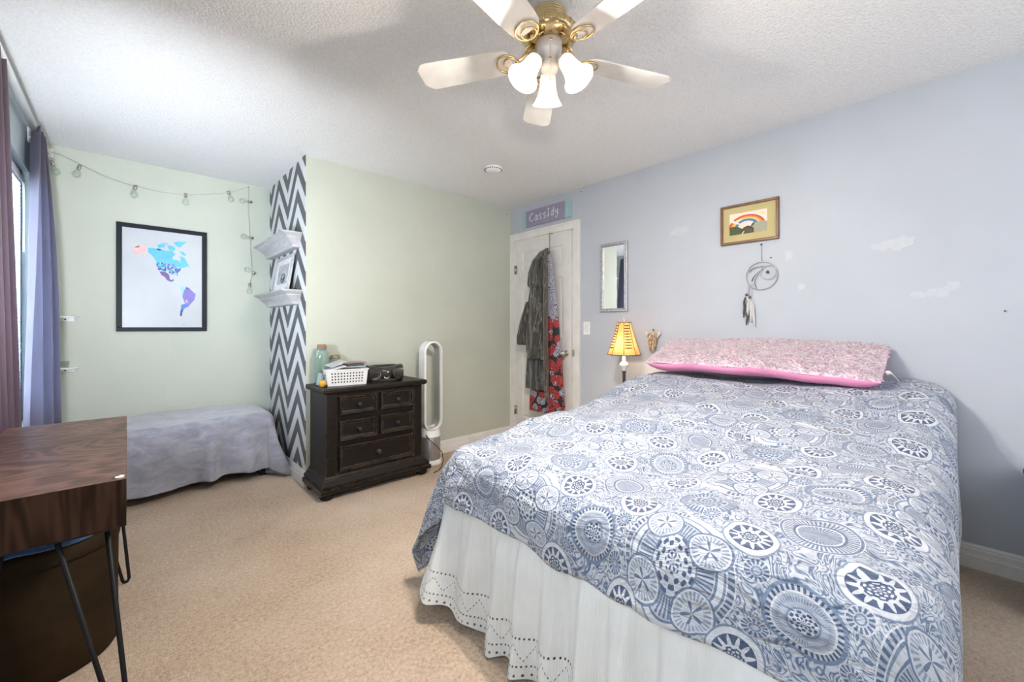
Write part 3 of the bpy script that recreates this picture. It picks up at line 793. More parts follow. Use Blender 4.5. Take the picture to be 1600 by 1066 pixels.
def flat(pts, key, layer): 
    vs = [b.verts.new(pp(u, v, layer)) for u, v in pts]; b.faces.new(vs).material_index = keys.index(key)
flat([(0,0),(1,0),(1,1),(0,1)], 'bg', 0)
for i, (ro, ri, key) in enumerate(((.50, .44, 'red'), (.445, .385, 'orange'), (.39, .33, 'yellow'), (.335, .29, 'cyan'), (.295, .24, 'blue'))):
    n = 30
    for j in range(n):
        a0, a1 = PI*j/n, PI*(j+1)/n
        if a0 > 2.36 and a0 < 2.60 : continue
        f = lambda r, a: (.47+r*.98*math.cos(a), .32+r*1.12*math.sin(a))
        flat([f(ro, a0), f(ro, a1), f(ri, a1), f(ri, a0)], key, 1)
flat([(.10,.60),(.18,.66),(.27,.70),(.35,.74),(.34,.67),(.26,.60),(.16,.54)], 'bg', 2)
flat([(.62,.18)]+[(.60+.4*i/10, .36+.13*math.sin(i/10*2.6)) for i in range(11)]+[(1,.0),(.45,.0)], 'sage', 3)
flat([(0,0),(0,.36),(.1,.40),(.2,.38),(.28,.32),(.36,.22),(.34,.0)], 'green', 4)
flat([(.30,0),(.32,.20),(.40,.30),(.5,.36),(.60,.30),(.66,.20),(.66,.0)], 'dark', 5)
flat([(.32,.02),(.42,.20),(.5,.24),(.62,.16),(.60,.04)], 'green', 6)
flat([(.33,0),(.39,.13),(.41,.13),(.37,0)], 'bg', 7)
flat([(.58,.30),(.60,.40),(.66,.48),(.68,.42),(.64,.32)], 'green', 6)
flat([(.80,.80),(.88,.86),(.95,.82),(.88,.78)], 'yellow', 2)
obj('print', b, mats_, rp, recalc=False)

# dreamcatcher
dc = thing('dreamcatcher', 'round grey dreamcatcher with hanging feathers below the rainbow picture', 'dreamcatcher', (XR-.01, .854, 1.706))
cy, cz, R_ = .854, 1.506, .090
m_cord = mat('grey_cord', (.42, .42, .42), .8, var=.2, nscale=80)
b = bm_new(); X = XR-.012
tube(b, [(X, cy+R_*math.cos(t), cz+R_*math.sin(t)) for t in [2*PI*i/48 for i in range(48)]], .0032, 8, closed=True)
c2y, c2z = cy-.038, cz+.018
tube(b, [(X-.002, c2y+.044*math.cos(t), c2z+.044*math.sin(t)) for t in [2*PI*i/36 for i in range(36)]], .0024, 8, closed=True)
obj('hoop', b, m_cord, dc)
b = bm_new(); tube(b, [(X, cy, cz+R_), (XR-.008, cy+.002, 1.706)], .0018, 6); obj('hanging_cord', b, m_cord, dc)
for k, (dy, l) in enumerate(((.075, .10), (.052, .12), (.062, .07))):
    b = bm_new(); tube(b, [(X, cy+dy, cz-.05), (X-.003, cy+dy+.012, cz-.05-l)], .0014, 5); obj('feather_cord', b, m_cord, dc)
b = bm_new(); lathe(b, [(0,0), (.0022,0), (.0022,.006), (.006,.007), (0,.010)], (XR, cy+.002, 1.708), (-1,0,0), 10); obj('pin', b, M['nail'], dc)
b = bm_new()
for (a0, a1, bend) in (((-.018, .058), (.070, .030), .02), ((-.005, .040), (.055, -.030), .022), ((.010, .022), (.030, -.078), .03)):
    for j in range(12):
        t = j/11; y_ = cy+a0[0]*(1-t)+a1[0]*t+bend*math.sin(t*PI)*.6; z_ = cz+a0[1]*(1-t)+a1[1]*t+bend*math.sin(t*PI)*.5*(1 if a0[1] > .05 else -.2)
        lathe(b, [(0,-.0036), (.0030,-.0018), (.0034,0), (.0030,.0018), (0,.0036)], (X, y_, z_), (0, .6, .3), 8)
lathe(b, [(0,0), (.010,.001), (.007,.006), (0,.008)], (X-.002, c2y+.002, c2z+.002), (-1,0,0), 8)
m_bead = mat('dark_beads', (.09, .06, .08), .5, var=.4)
obj('bead_strings', b, m_bead, dc)
for (yy_, zz_, q_) in ((cy+.086, 1.385, .012), (cy+.066, 1.37, .010)):
    b = bm_new(); lathe(b, [(0,-q_), (q_*.9,0), (0,q_)], (X-.004, yy_, zz_), seg=10); obj('bead', b, m_bead, dc)
m_fe = [mat('feather_dark', (.06, .06, .065), .8), mat('feather_pale', (.55, .55, .56), .8)]
for (y_, z1, L, tilt, mi) in ((cy+.092, 1.375, .135, .06, 0), (cy+.080, 1.38, .13, -.03, 1), (cy+.064, 1.36, .15, -.04, 1), (cy+.055, 1.35, .17, -.10, 1), (cy+.072, 1.29, .10, .12, 0)):
    b = bm_new()
    def fe(u, v):
        t = v; w_ = .011*math.sin(min(1, t*1.1+.05)*PI)**.7 if t < .9 else .011*(1-t)*2
        s_ = (u-.5)*2; return Vector((X-.005-.004*abs(s_)+.003*math.sin(t*5), y_+tilt*t*L*1.2+s_*w_+.003*math.sin(t*9)*s_, z1-L*t-.006*abs(s_)))
    gridmesh(b, 6, 18, fe); obj('feather', b, m_fe[mi], dc, recalc=False, solid=.001)

# dried-flower angel ornament
y, z = onwall(1022, 530)
an = thing('wall_ornament', 'small dried flower ornament with pale wings beside the pillow', 'ornament', (XR, y, z))
b = bm_new(); rr = random.Random(5)
for i in range(420):
    t = rr.random(); w_ = .036*(1-t*.55); a = rr.uniform(-1, 1)
    p = Vector((XR-.008-rr.random()*.03, y+a*w_, z+.055-t*.125)); q = p+Vector((-.006, a*.010, -.018-.01*rr.random()))
    n_ = Vector((rr.uniform(-1, 1), rr.uniform(-1, 1), .2)).normalized()*.004
    b.faces.new([b.verts.new(p-n_), b.verts.new(p+n_), b.verts.new(q+n_*.6), b.verts.new(q-n_*.6)]).material_index = rr.choice((0, 0, 1))
obj('dried_flowers', b, [mat('straw', (.66, .54, .38), .9, var=.3, nscale=60), mat('straw_brown', (.32, .22, .14), .9, var=.3, nscale=60)], an, recalc=False)
for sgn in (1, -1):
    b = bm_new()
    def wing(u, v):
        L = .055*u; return Vector((XR-.012-.012*math.sin(u*2), y+sgn*(.012+L), z+.045+.022*u**1.3-.060*v*(1-u*.55)+.004*math.sin(u*30)*v))
    gridmesh(b, 14, 5, wing); obj('wing', b, mat('wing_mesh', (.62, .62, .62), .6), an, recalc=False, solid=.0015)
b = bm_new(); lathe(b, [(0,-.008), (.007,-.004), (.008,0), (.006,.006), (0,.009)], (XR-.012, y, z+.073), seg=12); obj('head', b, mat('bead_grey', (.2, .2, .2), .5), an)

# ------------------------------------------------------------------ robe and floral throw on the door
hk = thing('door_hook', 'beige over-door strap hook holding the hanging robe', 'hook', (2.97, 2.66, 2.0))
m_strap = mat('strap', (.36, .33, .27), .7)
DX = 2.975
b = bm_new(); bx(b, DX-.012, DX-.009, 2.642, 2.660, 1.86, 2.075, 0, .001); bx(b, DX-.012, DX+.04, 2.642, 2.660, 2.074, 2.077); obj('strap', b, m_strap, hk)
b = bm_new(); tube(b, [(DX-.012, 2.651, 1.90), (DX-.03, 2.651, 1.87), (DX-.045, 2.651, 1.885), (DX-.048, 2.651, 1.91)], .004, 8); obj('hook', b, M['chrome'], hk)
def loft(b, st, seg=72, nf=9, famp=.25, seed=0, idx=0, cap=True, steps=10):
    """st: list of (z, yc, hw, xc, hd); closed rings with vertical folds"""
    rows_ = []
    for i in range(len(st)-1):
        for j in range(steps):
            t = j/steps; tt = t*t*(3-2*t)*.4+t*.6
            rows_.append([a+(b_-a)*tt for a, b_ in zip(st[i], st[i+1])])
    rows_.append(list(st[-1])); nr = len(rows_)
    def fn(u, v):
        z_, yc, hw, xc, hd = rows_[min(nr-1, int(round(v*(nr-1))))]; a = 2*PI*u
        f = 1+famp*(math.sin(a*nf+3*noise.noise(Vector((z_*2, seed, math.cos(a)))))*.5+noise.noise(Vector((math.cos(a)*3, math.sin(a)*3+seed, z_*2.2))))*min(1, v*6)
        x_ = xc+hd*math.sin(a)*f; return Vector((min(x_, DX-.006), yc+hw*math.cos(a)*(1+(f-1)*.35), z_))
    gridmesh(b, seg, nr-1, fn, idx, None, True, wrap=True)
    if cap:
        for v in (0., 1.):
            vs = [b.verts.new(fn(k/seg, v)) for k in range(seg)]
            try: b.faces.new(vs).material_index = idx
            except ValueError: pass
def plush(name, dk, lt):
    m, nt, bb = newmat(name); c = coord(nt)
    f = noisex(nt, mapped(nt, c, (9, 9, 2.2)), 3.2, 5, .7, 1.2)
    nt.links.new(ramp(nt, f, [(.40, dk), (.54, tuple((a+b_)/3.2 for a, b_ in zip(dk, lt))), (.70, tuple(q*1.7 for q in lt))]), bb.inputs['Base Color'])  # pale streaks paint fold highlights into the plush colour
    bb.inputs['Roughness'].default_value = .85; bb.inputs['Sheen Weight'].default_value = .5
    bump(nt, bb, f, .8, .012); return m
m_robe = plush('grey_plush', (.018, .016, .015), (.15, .14, .125))
rb = thing('bathrobe', 'long grey plush hooded bathrobe hanging on the door hook', 'bathrobe', (2.93, 2.75, 1.9))
b = bm_new(); loft(b, [(1.93, 2.665, .012, 2.945, .010), (1.90, 2.70, .055, 2.94, .03), (1.82, 2.735, .095, 2.92, .045), (1.70, 2.765, .115, 2.915, .055), (1.58, 2.77, .118, 2.915, .055), (1.56, 2.765, .105, 2.92, .045)], nf=6, famp=.16, seed=1)
obj('hood', b, m_robe, rb)
b = bm_new(); loft(b, [(1.60, 2.76, .10, 2.925, .042), (1.45, 2.765, .125, 2.925, .045), (1.2, 2.765, .145, 2.92, .048), (1.0, 2.765, .155, 2.925, .044), (.95, 2.765, .158, 2.925, .042), (.86, 2.755, .140, 2.925, .045)], nf=8, famp=.2, seed=2)
obj('body', b, m_robe, rb)
b = bm_new(); loft(b, [(.95, 2.77, .150, 2.935, .034), (.75, 2.775, .160, 2.935, .034), (.585, 2.775, .168, 2.935, .036), (.565, 2.775, .165, 2.935, .034)], nf=9, famp=.22, seed=3)
obj('skirt', b, plush('grey_plush_dark', (.014, .014, .015), (.095, .095, .10)), rb)
b = bm_new(); loft(b, [(1.42, 2.86, .035, 2.90, .035), (1.25, 2.915, .050, 2.90, .040), (1.08, 2.965, .052, 2.90, .042), (1.01, 2.965, .055, 2.90, .044), (.995, 2.96, .048, 2.90, .038)], nf=4, famp=.15, seed=4)
obj('sleeve', b, m_robe, rb)
b = bm_new(); loft(b, [(1.4, 2.66, .035, 2.89, .03), (1.1, 2.75, .06, 2.885, .035), (.93, 2.775, .070, 2.885, .038), (.875, 2.78, .072, 2.885, .038)], nf=4, famp=.15, seed=5)
obj('sleeve', b, m_robe, rb)
b = bm_new(); loft(b, [(1.90, 2.655, .012, 2.905, .015), (1.6, 2.632, .020, 2.88, .022), (1.2, 2.625, .022, 2.878, .022), (.8, 2.625, .022, 2.885, .022), (.47, 2.62, .020, 2.89, .018)], nf=2, famp=.1, seed=6)
obj('front_band', b, plush('fur_band', (.06, .05, .042), (.20, .17, .14)), rb)
def floral_mat():
    m, nt, bb = newmat('red_rose_print'); c = coord(nt)
    v = nt.nodes.new('ShaderNodeTexVoronoi'); v.inputs['Scale'].default_value = 15; nt.links.new(c, v.inputs['Vector'])
    d = E(nt, v.outputs['Distance']); sc = nt.nodes.new('ShaderNodeSeparateColor'); nt.links.new(v.outputs['Color'], sc.inputs[0])
    pet = ((d*42)+E(nt, noisex(nt, c, 45, 4))*16).sin()*.5+.5
    red = ramp(nt, pet.s, [(.1, (.05, .005, .006)), (.6, (.42, .015, .02)), (1, (.55, .10, .10))])
    gry = ramp(nt, pet.s, [(.1, (.05, .05, .07)), (.6, (.32, .32, .40)), (1, (.55, .55, .62))])
    s = nt.nodes.new('ShaderNodeSeparateXYZ'); nt.links.new(c, s.inputs[0]); z_ = E(nt, s.outputs[2])
    midz = z_.within(-.80, .12)                       # roses below, grey leaves above and in the border
    mx = nt.nodes.new('ShaderNodeMix'); mx.data_type = 'RGBA'; nt.links.new((E(nt, sc.outputs[0]).gt(.38)*midz).s, mx.inputs['Factor'])
    nt.links.new(gry, mx.inputs['A']); nt.links.new(red, mx.inputs['B'])
    mx2 = nt.nodes.new('ShaderNodeMix'); mx2.data_type = 'RGBA'; nt.links.new((d.gt(.62)*midz).s, mx2.inputs['Factor'])
    nt.links.new(mx.outputs['Result'], mx2.inputs['A']); mx2.inputs['B'].default_value = (.02, .02, .025, 1)
    nt.links.new(mx2.outputs['Result'], bb.inputs['Base Color']); bb.inputs['Roughness'].default_value = .8
    return m
b = bm_new(); Z = 1.15
loft(b, [(1.86-Z, 2.63, .02, 2.93, .012), (1.6-Z, 2.60, .045, 2.93, .02), (1.3-Z, 2.585, .065, 2.93, .024), (.95-Z, 2.565, .080, 2.93, .026), (.6-Z, 2.55, .095, 2.93, .026), (.44-Z, 2.54, .10, 2.93, .024), (.36-Z, 2.58, .10, 2.93, .022)], nf=5, famp=.2, seed=8)
loft(b, [(.62-Z, 2.76, .13, 2.95, .018), (.45-Z, 2.77, .13, 2.95, .018), (.34-Z, 2.775, .13, 2.95, .018)], nf=7, famp=.25, seed=9)
flo = obj('floral_throw', b, floral_mat()); flo.location = (0, 0, Z)
tag(flo, 'red rose and grey leaf print cloth hanging behind the bathrobe', 'throw')

# ------------------------------------------------------------------ dresser
def dresser_mat():
    m, nt, b = newmat('distressed_black'); c = coord(nt)
    g = nt.nodes.new('ShaderNodeNewGeometry'); bv = nt.nodes.new('ShaderNodeBevel'); bv.inputs['Radius'].default_value = .004; bv.samples = 4
    dp = nt.nodes.new('ShaderNodeVectorMath'); dp.operation = 'DOT_PRODUCT'; nt.links.new(bv.outputs[0], dp.inputs[0]); nt.links.new(g.outputs['Normal'], dp.inputs[1])
    edge = (E(nt, dp.outputs['Value'])*-1.0+1.0)*6
    n = E(nt, noisex(nt, c, 22, 5, .7)); wear = (edge*1.2*n.gt(.46)+n.gt(.70)*.35)._m('MINIMUM', 1.0, clamp=True)
    f = ramp(nt, noisex(nt, mapped(nt, c, (2, 2, 14)), 3), [(.3, (.007, .0055, .0045)), (.7, (.014, .011, .009))])
    mx = nt.nodes.new('ShaderNodeMix'); mx.data_type = 'RGBA'; nt.links.new(wear.s, mx.inputs['Factor']); nt.links.new(f, mx.inputs['A']); mx.inputs['B'].default_value = (.22, .15, .10, 1)
    nt.links.new(mx.outputs['Result'], b.inputs['Base Color']); b.inputs['Roughness'].default_value = .42; b.inputs['Specular IOR Level'].default_value = .3
    bump(nt, b, n.s, .12, .002); return m
M['dresser'] = dresser_mat()
ds = thing('nightstand_dresser', 'distressed black five drawer chest standing against the green wall', 'dresser', (1.36, 3.05, 0))
bX0, bX1, bY0, bY1 = .985, 1.722, 2.905, 3.235
b = bm_new(); bx(b, bX0, bX1, bY0+.012, bY1, .08, .725)
bx(b, bX0, 1.055, bY0, bY0+.03, .12, .715, 0, .006); bx(b, 1.652, bX1, bY0, bY0+.03, .12, .715, 0, .006)
bx(b, 1.03, 1.68, bY0+.004, bY0+.03, .12, .158); bx(b, 1.03, 1.68, bY0+.004, bY0+.03, .692, .72)
obj('body', b, M['dresser'], ds)
def moulding(b, x0, x1, y0, y1, prof):
    """stepped moulding on three sides; prof = [(out, z)...] bottom to top"""
    R0 = []
    for o_, z_ in prof: R0.append([b.verts.new(p) for p in ((x0-o_, y1, z_), (x0-o_, y0-o_, z_), (x1+o_, y0-o_, z_), (x1+o_, y1, z_))])
    for A, B in zip(R0, R0[1:]):
        for k in range(4): b.faces.new((A[k], A[(k+1)%4], B[(k+1)%4], B[k]))
    b.faces.new(R0[0]); b.faces.new(R0[-1])
b = bm_new(); moulding(b, bX0, bX1, bY0, bY1+.012, [(.018,.716), (.026,.722), (.030,.732), (.030,.746), (.024,.754)]); obj('top', b, M['dresser'], ds, bevel=.002)
b = bm_new(); moulding(b, bX0, bX1, bY0, bY1+.008, [(.050,.045), (.054,.05), (.054,.075), (.040,.080), (.043,.095), (.040,.105), (.024,.120), (.012,.132), (.012,.140), (.004,.150), (0,.152)]); obj('base_moulding', b, M['dresser'], ds)
for (x, y) in ((.99, 2.91), (1.72, 2.91), (.99, 3.17), (1.72, 3.17)):
    b = bm_new(); lathe(b, [(0,.001), (.030,.001), (.042,.008), (.047,.022), (.042,.038), (.034,.046), (0,.047)], (x, y, 0), seg=24); obj('foot', b, M['dresser'], ds)
def drawer(x0, x1, z0, z1):
    b = bm_new(); yf = bY0
    def ring(i, y_): return [b.verts.new(p) for p in ((x0+i, y_, z0+i), (x1-i, y_, z0+i), (x1-i, y_, z1-i), (x0+i, y_, z1-i))]
    rs = [ring(0, yf+.012), ring(0, yf-.004), ring(.004, yf-.012), ring(.010, yf-.012), ring(.016, yf-.004), ring(.024, yf-.001), ring(.026, yf+.002)]
    for A, B in zip(rs, rs[1:]):
        for k in range(4): b.faces.new((A[k], A[(k+1)%4], B[(k+1)%4], B[k]))
    b.faces.new(rs[-1])
    d = obj('drawer', b, M['dresser'], ds)
    b = bm_new(); r = .017 if x1-x0 < .4 else .021
    lathe(b, [(0,0), (r*.9,0), (r*.85,.003), (r*.45,.006), (r*.4,.014), (r*.75,.018), (r,.024), (r*.95,.031), (r*.5,.037), (0,.038)], ((x0+x1)/2, yf, (z0+z1)/2), (0,-1,0), 20)
    obj('knob', b, M['black'], d)
for (x0, x1) in ((1.072, 1.345), (1.372, 1.640)):
    drawer(x0, x1, .560, .690); drawer(x0, x1, .378, .520)
drawer(1.072, 1.640, .168, .345)

# things on the dresser
TZ = .7545
def jar(name, label, x, y, r, h, rc, g='glass jars behind the basket'):
    t = thing(name, label, 'jar', (x, y, TZ), g)
    b = bm_new(); lathe(b, [(0,.0), (r*.9,0), (r,.006), (r,h*.72), (r*.92,h*.80), (rc*1.05,h*.87), (rc*1.05,h*.90), (rc*1.14,h*.91), (rc*1.14,h*.935), (rc*1.0,h*.935), (rc*.98,h*.88), (r*.86,h*.80), (r*.93,h*.72), (r*.93,.012), (r*.85,.006), (0,.006)], (x, y, TZ), seg=32)
    obj('glass_body', b, M['greenglass'], t)
    b = bm_new(); lathe(b, [(0,h*.85), (rc*.9,h*.85), (rc*.97,h*.93), (rc*1.02,h), (0,h)], (x, y, TZ), seg=24); obj('cork_stopper', b, M['cork'], t)
jar('glass_jar', 'tall pale green glass jar with cork stopper on the black chest', 1.042, 3.165, .052, .29, .030)
jar('glass_jar', 'short pale green glass jar with wide cork stopper behind the basket', 1.150, 3.200, .043, .205, .033)
# basket, local frame then placed with a small turn
bk = thing('storage_basket', 'white perforated plastic basket on top of the black chest', 'basket', (1.165, 3.036, TZ)); bk.rotation_euler = (0, 0, -math.radians(9))
b = bm_new(); LX_, LY_, HZ = .285, .15, .112
def wallgrid(b, P0, P1, P2, P3, nx, nz, holes, thick, nrm):
    P0, P1, P2, P3 = map(Vector, (P0, P1, P2, P3))
    def pt(u, v): return P0.lerp(P1, u).lerp(P3.lerp(P2, u), v)
    n = Vector(nrm)*thick
    for i in range(nx):
        for j in range(nz):
            if holes(i, j): continue
            q = [pt(i/nx, j/nz), pt((i+1)/nx, j/nz), pt((i+1)/nx, (j+1)/nz), pt(i/nx, (j+1)/nz)]
            poly_prism(b, q, n)
o1 = .010
f0 = [(-LX_/2+o1, -LY_/2+o1, 0), (LX_/2-o1, -LY_/2+o1, 0), (LX_/2, -LY_/2, HZ), (-LX_/2, -LY_/2, HZ)]
wallgrid(b, *f0, 27, 11, lambda i, j: i % 2 == 1 and j % 2 == 0 and 2 <= i <= 24 and 2 <= j <= 8, .002, (0, 1, 0))
g0 = [(p[0], -p[1], p[2]) for p in f0]; poly_prism(b, g0, (0, -.002, 0))
for sx in (-1, 1):
    s0 = [(sx*(LX_/2-o1), -LY_/2+o1, 0), (sx*(LX_/2-o1), LY_/2-o1, 0), (sx*LX_/2, LY_/2, HZ), (sx*LX_/2, -LY_/2, HZ)]
    wallgrid(b, *s0, 11, 11, lambda i, j: False if sx == 1 else (i in (2,3,4,6,7,8) and j in (3, 5, 7)), .002, (-sx, 0, 0))
bx(b, -LX_/2+o1, LX_/2-o1, -LY_/2+o1, LY_/2-o1, 0, .003)
obj('basket_body', b, M['white'], bk, world=False)
b = bm_new()
for (x0, x1, y0, y1) in ((-LX_/2-.006, LX_/2+.006, -LY_/2-.006, -LY_/2+.004), (-LX_/2-.006, LX_/2+.006, LY_/2-.004, LY_/2+.006), (-LX_/2-.006, -LX_/2+.004, -LY_/2, LY_/2), (LX_/2-.004, LX_/2+.006, -LY_/2, LY_/2)):
    bx(b, x0, x1, y0, y1, HZ-.004, HZ+.004, 0, .0015)
obj('rim', b, M['white'], bk, world=False)
b = bm_new(); box(b, (0, 0, .052), (LX_-.03, LY_-.022, .09), None, 0, .01); o = obj('basket_shade_block', b, M['black']); o.location = bk.location; o.rotation_euler = bk.rotation_euler  # added dark block, stands in for the shade behind the basket holes
tag(o, 'dark block added inside the white basket to make its holes look shaded', 'cloth')
def loose(name, label, cat, c, s, rz, tilt, m):
    b = bm_new(); box(b, (0,0,0), s, None, 0, .001); o = obj(name, b, m); o.location = c; o.rotation_euler = (tilt[0], tilt[1], rz); return tag(o, label, cat, 'disc cases in the basket' if cat == 'disc case' else None)
loose('disc_case', 'grey disc case lying across the right end of the basket', 'disc case', (1.232, 3.045, TZ+.128), (.135, .125, .010), -.16, (0, 0, 0), mat('case_grey', (.32, .38, .40), .25, var=.2, nscale=20))
loose('disc_case', 'dark grey disc case in the middle of the stack in the basket', 'disc case', (1.228, 3.05, TZ+.141), (.125, .125, .010), -.05, (0, 0, 0), mat('case_dark', (.09, .09, .10), .25, var=.2, nscale=20))
loose('disc_case', 'thin maroon and grey case topmost of the stack in the basket', 'disc case', (1.230, 3.048, TZ+.1535), (.150, .125, .006), -.12, (0, 0, 0), mat('case_maroon', (.22, .12, .13), .3, var=.2, nscale=20))
loose('notepad', 'white notepad tilted in the left end of the basket', 'notepad', (1.10, 3.05, TZ+.122), (.13, .12, .008), -.2, (0, -.22, 0), mat('notepad_white', (.68, .68, .70), .5, var=.1, nscale=20))
loose('envelope', 'pale grey plastic sleeve tilted over the notepad in the basket', 'sleeve', (1.115, 3.085, TZ+.150), (.13, .09, .004), .25, (.15, -.25, 0), mat('sleeve_grey', (.50, .50, .52), .25, var=.15, nscale=20))
loose('plastic_wrapper', 'crumpled clear plastic wrapper beside the basket on the chest', 'wrapper', (1.005, 3.085, TZ+.045), (.022, .04, .085), .3, (.1, .15, 0), mat('wrapper_clear', (.75, .88, .90), .15, trans=.6, var=.1, nscale=40, bs=.8, bscale=60, bdist=.01))
# tape measure
tp = thing('tape_measure', 'small orange and black tape measure at the corner of the chest', 'tape measure', (.992, 2.995, TZ))
b = bm_new(); lathe(b, [(0,-.014), (.020,-.014), (.024,-.008), (.024,.008), (.020,.014), (0,.014)], (.992, 2.995, TZ+.0245), (.25, 1, 0), 24); obj('case', b, mat('orange_plastic', (.70, .33, .03), .4), tp)
b = bm_new(); box(b, (1.008, 2.985, TZ+.008), (.022, .022, .015), None, 0, .003); obj('grip', b, M['black'], tp)
# boombox
bb_ = thing('boombox', 'black portable boombox with two round speakers on the black chest', 'boombox', (1.475, 3.055, TZ)); bb_.rotation_euler = (0, 0, -math.radians(10))
b = bm_new()
def bbx(u, v):
    x = (u-.5)*.26; a = 2*PI*v; w_ = .062+.012*math.cos(u*2*PI)**2; h = .046+.016*abs(2*u-1)**1.5
    sq = lambda c: math.copysign(abs(c)**.7, c)
    return Vector((x, w_*sq(math.cos(a))-.006*abs(2*u-1), .064-.004+h*sq(math.sin(a))-(.0)))
gridmesh(b, 30, 32, bbx)
for u in (0., 1.):
    b.faces.new([b.verts.new(bbx(u, k/32)) for k in range(32)])
bmesh.ops.translate(b, vec=(0, 0, .002), verts=b.verts)
obj('case', b, mat('boombox_case', (.035, .028, .022), .35, var=.2), bb_, world=False)
for sx, tw in ((-.085, -.12), (.088, .45)):
    b = bm_new(); c0 = (sx, -.062, .062); ax = (math.sin(tw), -math.cos(tw), .05)
    lathe(b, [(.040,-.03), (.052,-.01), (.054,.006), (.050,.010), (.044,.006), (.042,.002)], c0, ax, 36)
    sp = obj('speaker', b, M['black'], bb_, world=False)
    b = bm_new(); lathe(b, [(.043,.004), (.038,.004), (.014,-.008), (.013,-.004), (.008,.001), (0,.003)], c0, ax, 36); obj('speaker_cone', b, M['darkcone'], sp, world=False)
    b = bm_new(); lathe(b, [(.0405,.0055), (.0395,.007), (.0385,.0055)], c0, ax, 36); lathe(b, [(0,.004), (.005,.003), (.005,.001)], c0, ax, 16); obj('speaker_ring', b, M['silver'], sp, world=False)
b = bm_new(); tube(b, [(-.108, .02, .095), (-.098, .022, .113), (-.08, .022, .116), (.08, .022, .116), (.098, .022, .113), (.108, .02, .095)], .008, 8); obj('handle', b, M['black'], bb_, world=False)
b = bm_new(); lathe(b, [(0,0), (.011,0), (.010,.004), (0,.005)], (.012, -.071, .068), (0,-1,.1), 20); obj('volume_dial', b, M['chrome'], bb_, world=False)
b = bm_new(); tube(b, [(-.022+.044*t, -.072+.006*(2*t-1)**2, .035-.012*math.sin(t*PI)) for t in [i/10 for i in range(11)]], .004, 6); obj('button_row', b, M['silver'], bb_, world=False)

# ------------------------------------------------------------------ tower fan
FX, FY = 1.915, 3.085
tf = thing('tower_fan', 'white bladeless tower fan with silver base in front of the green wall', 'fan', (FX, FY, 0))
b = bm_new(); lathe(b, [(0,0), (.092,0), (.094,.006), (.090,.035), (.086,.040), (0,.040)], (FX, FY, 0), seg=40); obj('foot', b, M['white'], tf)
b = bm_new(); lathe(b, [(.082,.040), (.083,.045), (.083,.235), (.080,.24), (0,.24)], (FX, FY, 0), seg=48); obj('filter_base', b, mat('perforated_silver', (.45, .44, .44), .35, .7, var=.12, nscale=300), tf)
b = bm_new()
def collar(u, v):
    a = 2*PI*u; r = .084-.012*v; top = .285+.05*abs(math.cos(a))**2
    return Vector((FX+r*math.cos(a), FY+(r-.022*v)*math.sin(a), .238+(top-.238)*v))
gridmesh(b, 48, 8, collar, wrap=True); b.faces.new([b.verts.new(collar(k/48, 1)) for k in range(48)])
obj('collar', b, M['white'], tf)
hw, zb_, zt_ = .072, .372, .962       # straight sides, half width of centreline
pth = []
for i in range(19): a = PI*i/18; pth.append(((hw*math.cos(a)), zt_+hw*math.sin(a), math.cos(a), math.sin(a)))
for i in range(19): a = PI+PI*i/18; pth.append((hw*math.cos(a), zb_+hw*math.sin(a), math.cos(a), math.sin(a)))
def loop(b, inset0, inset1, yf0, yf1):
    n = len(pth); R4 = []
    for (x, z_, nx, nz) in pth:
        R4.append([b.verts.new((FX+x+nx*o_, FY+y_, z_+nz*o_)) for o_, y_ in ((inset1, yf0+.006), (inset1, yf1-.01), (inset1-.006, yf1), (inset0+.004, yf1), (inset0, yf1-.008), (inset0+.004, yf0+.01), (inset0+.010, yf0))])
    for i in range(n):
        A, B = R4[i], R4[(i+1) % n]
        for k in range(7): b.faces.new((A[k], A[(k+1)%7], B[(k+1)%7], B[k])).smooth = False
b = bm_new(); loop(b, -.006, .018, -.055, .050); obj('air_loop', b, M['white'], tf)
b = bm_new(); n = len(pth); R2 = [[b.verts.new((FX+x-nx*.007, FY+y_, z_-nz*.007)) for y_ in (-.035, .045)] for (x, z_, nx, nz) in pth]
for i in range(n): b.faces.new((R2[i][0], R2[(i+1)%n][0], R2[(i+1)%n][1], R2[i][1]))
obj('inner_channel', b, mat('silver_grey', (.42, .43, .41), .35, .3), tf, solid=.002)
b = bm_new(); bx(b, FX-.03, FX+.03, FY-.012, FY+.012, zt_+hw+.018, zt_+hw+.025, 0, .002); obj('remote', b, M['silver'], tf)
b = bm_new(); pts = [(FX-.075, FY-.045, .262), (FX-.055, FY-.085, .22), (FX-.01, FY-.115, .17), (FX+.035, FY-.125, .11), (FX+.04, FY-.135, .05), (FX+.01, FY-.16, .012), (FX-.06, FY-.22, .006), (FX-.12, FY-.24, .006)]
tube(b, [Vector((p.x, p.y, p.z)) for p in [Vector(a) for a in pts]], .0035, 8); obj('power_cord', b, M['black'], tf)

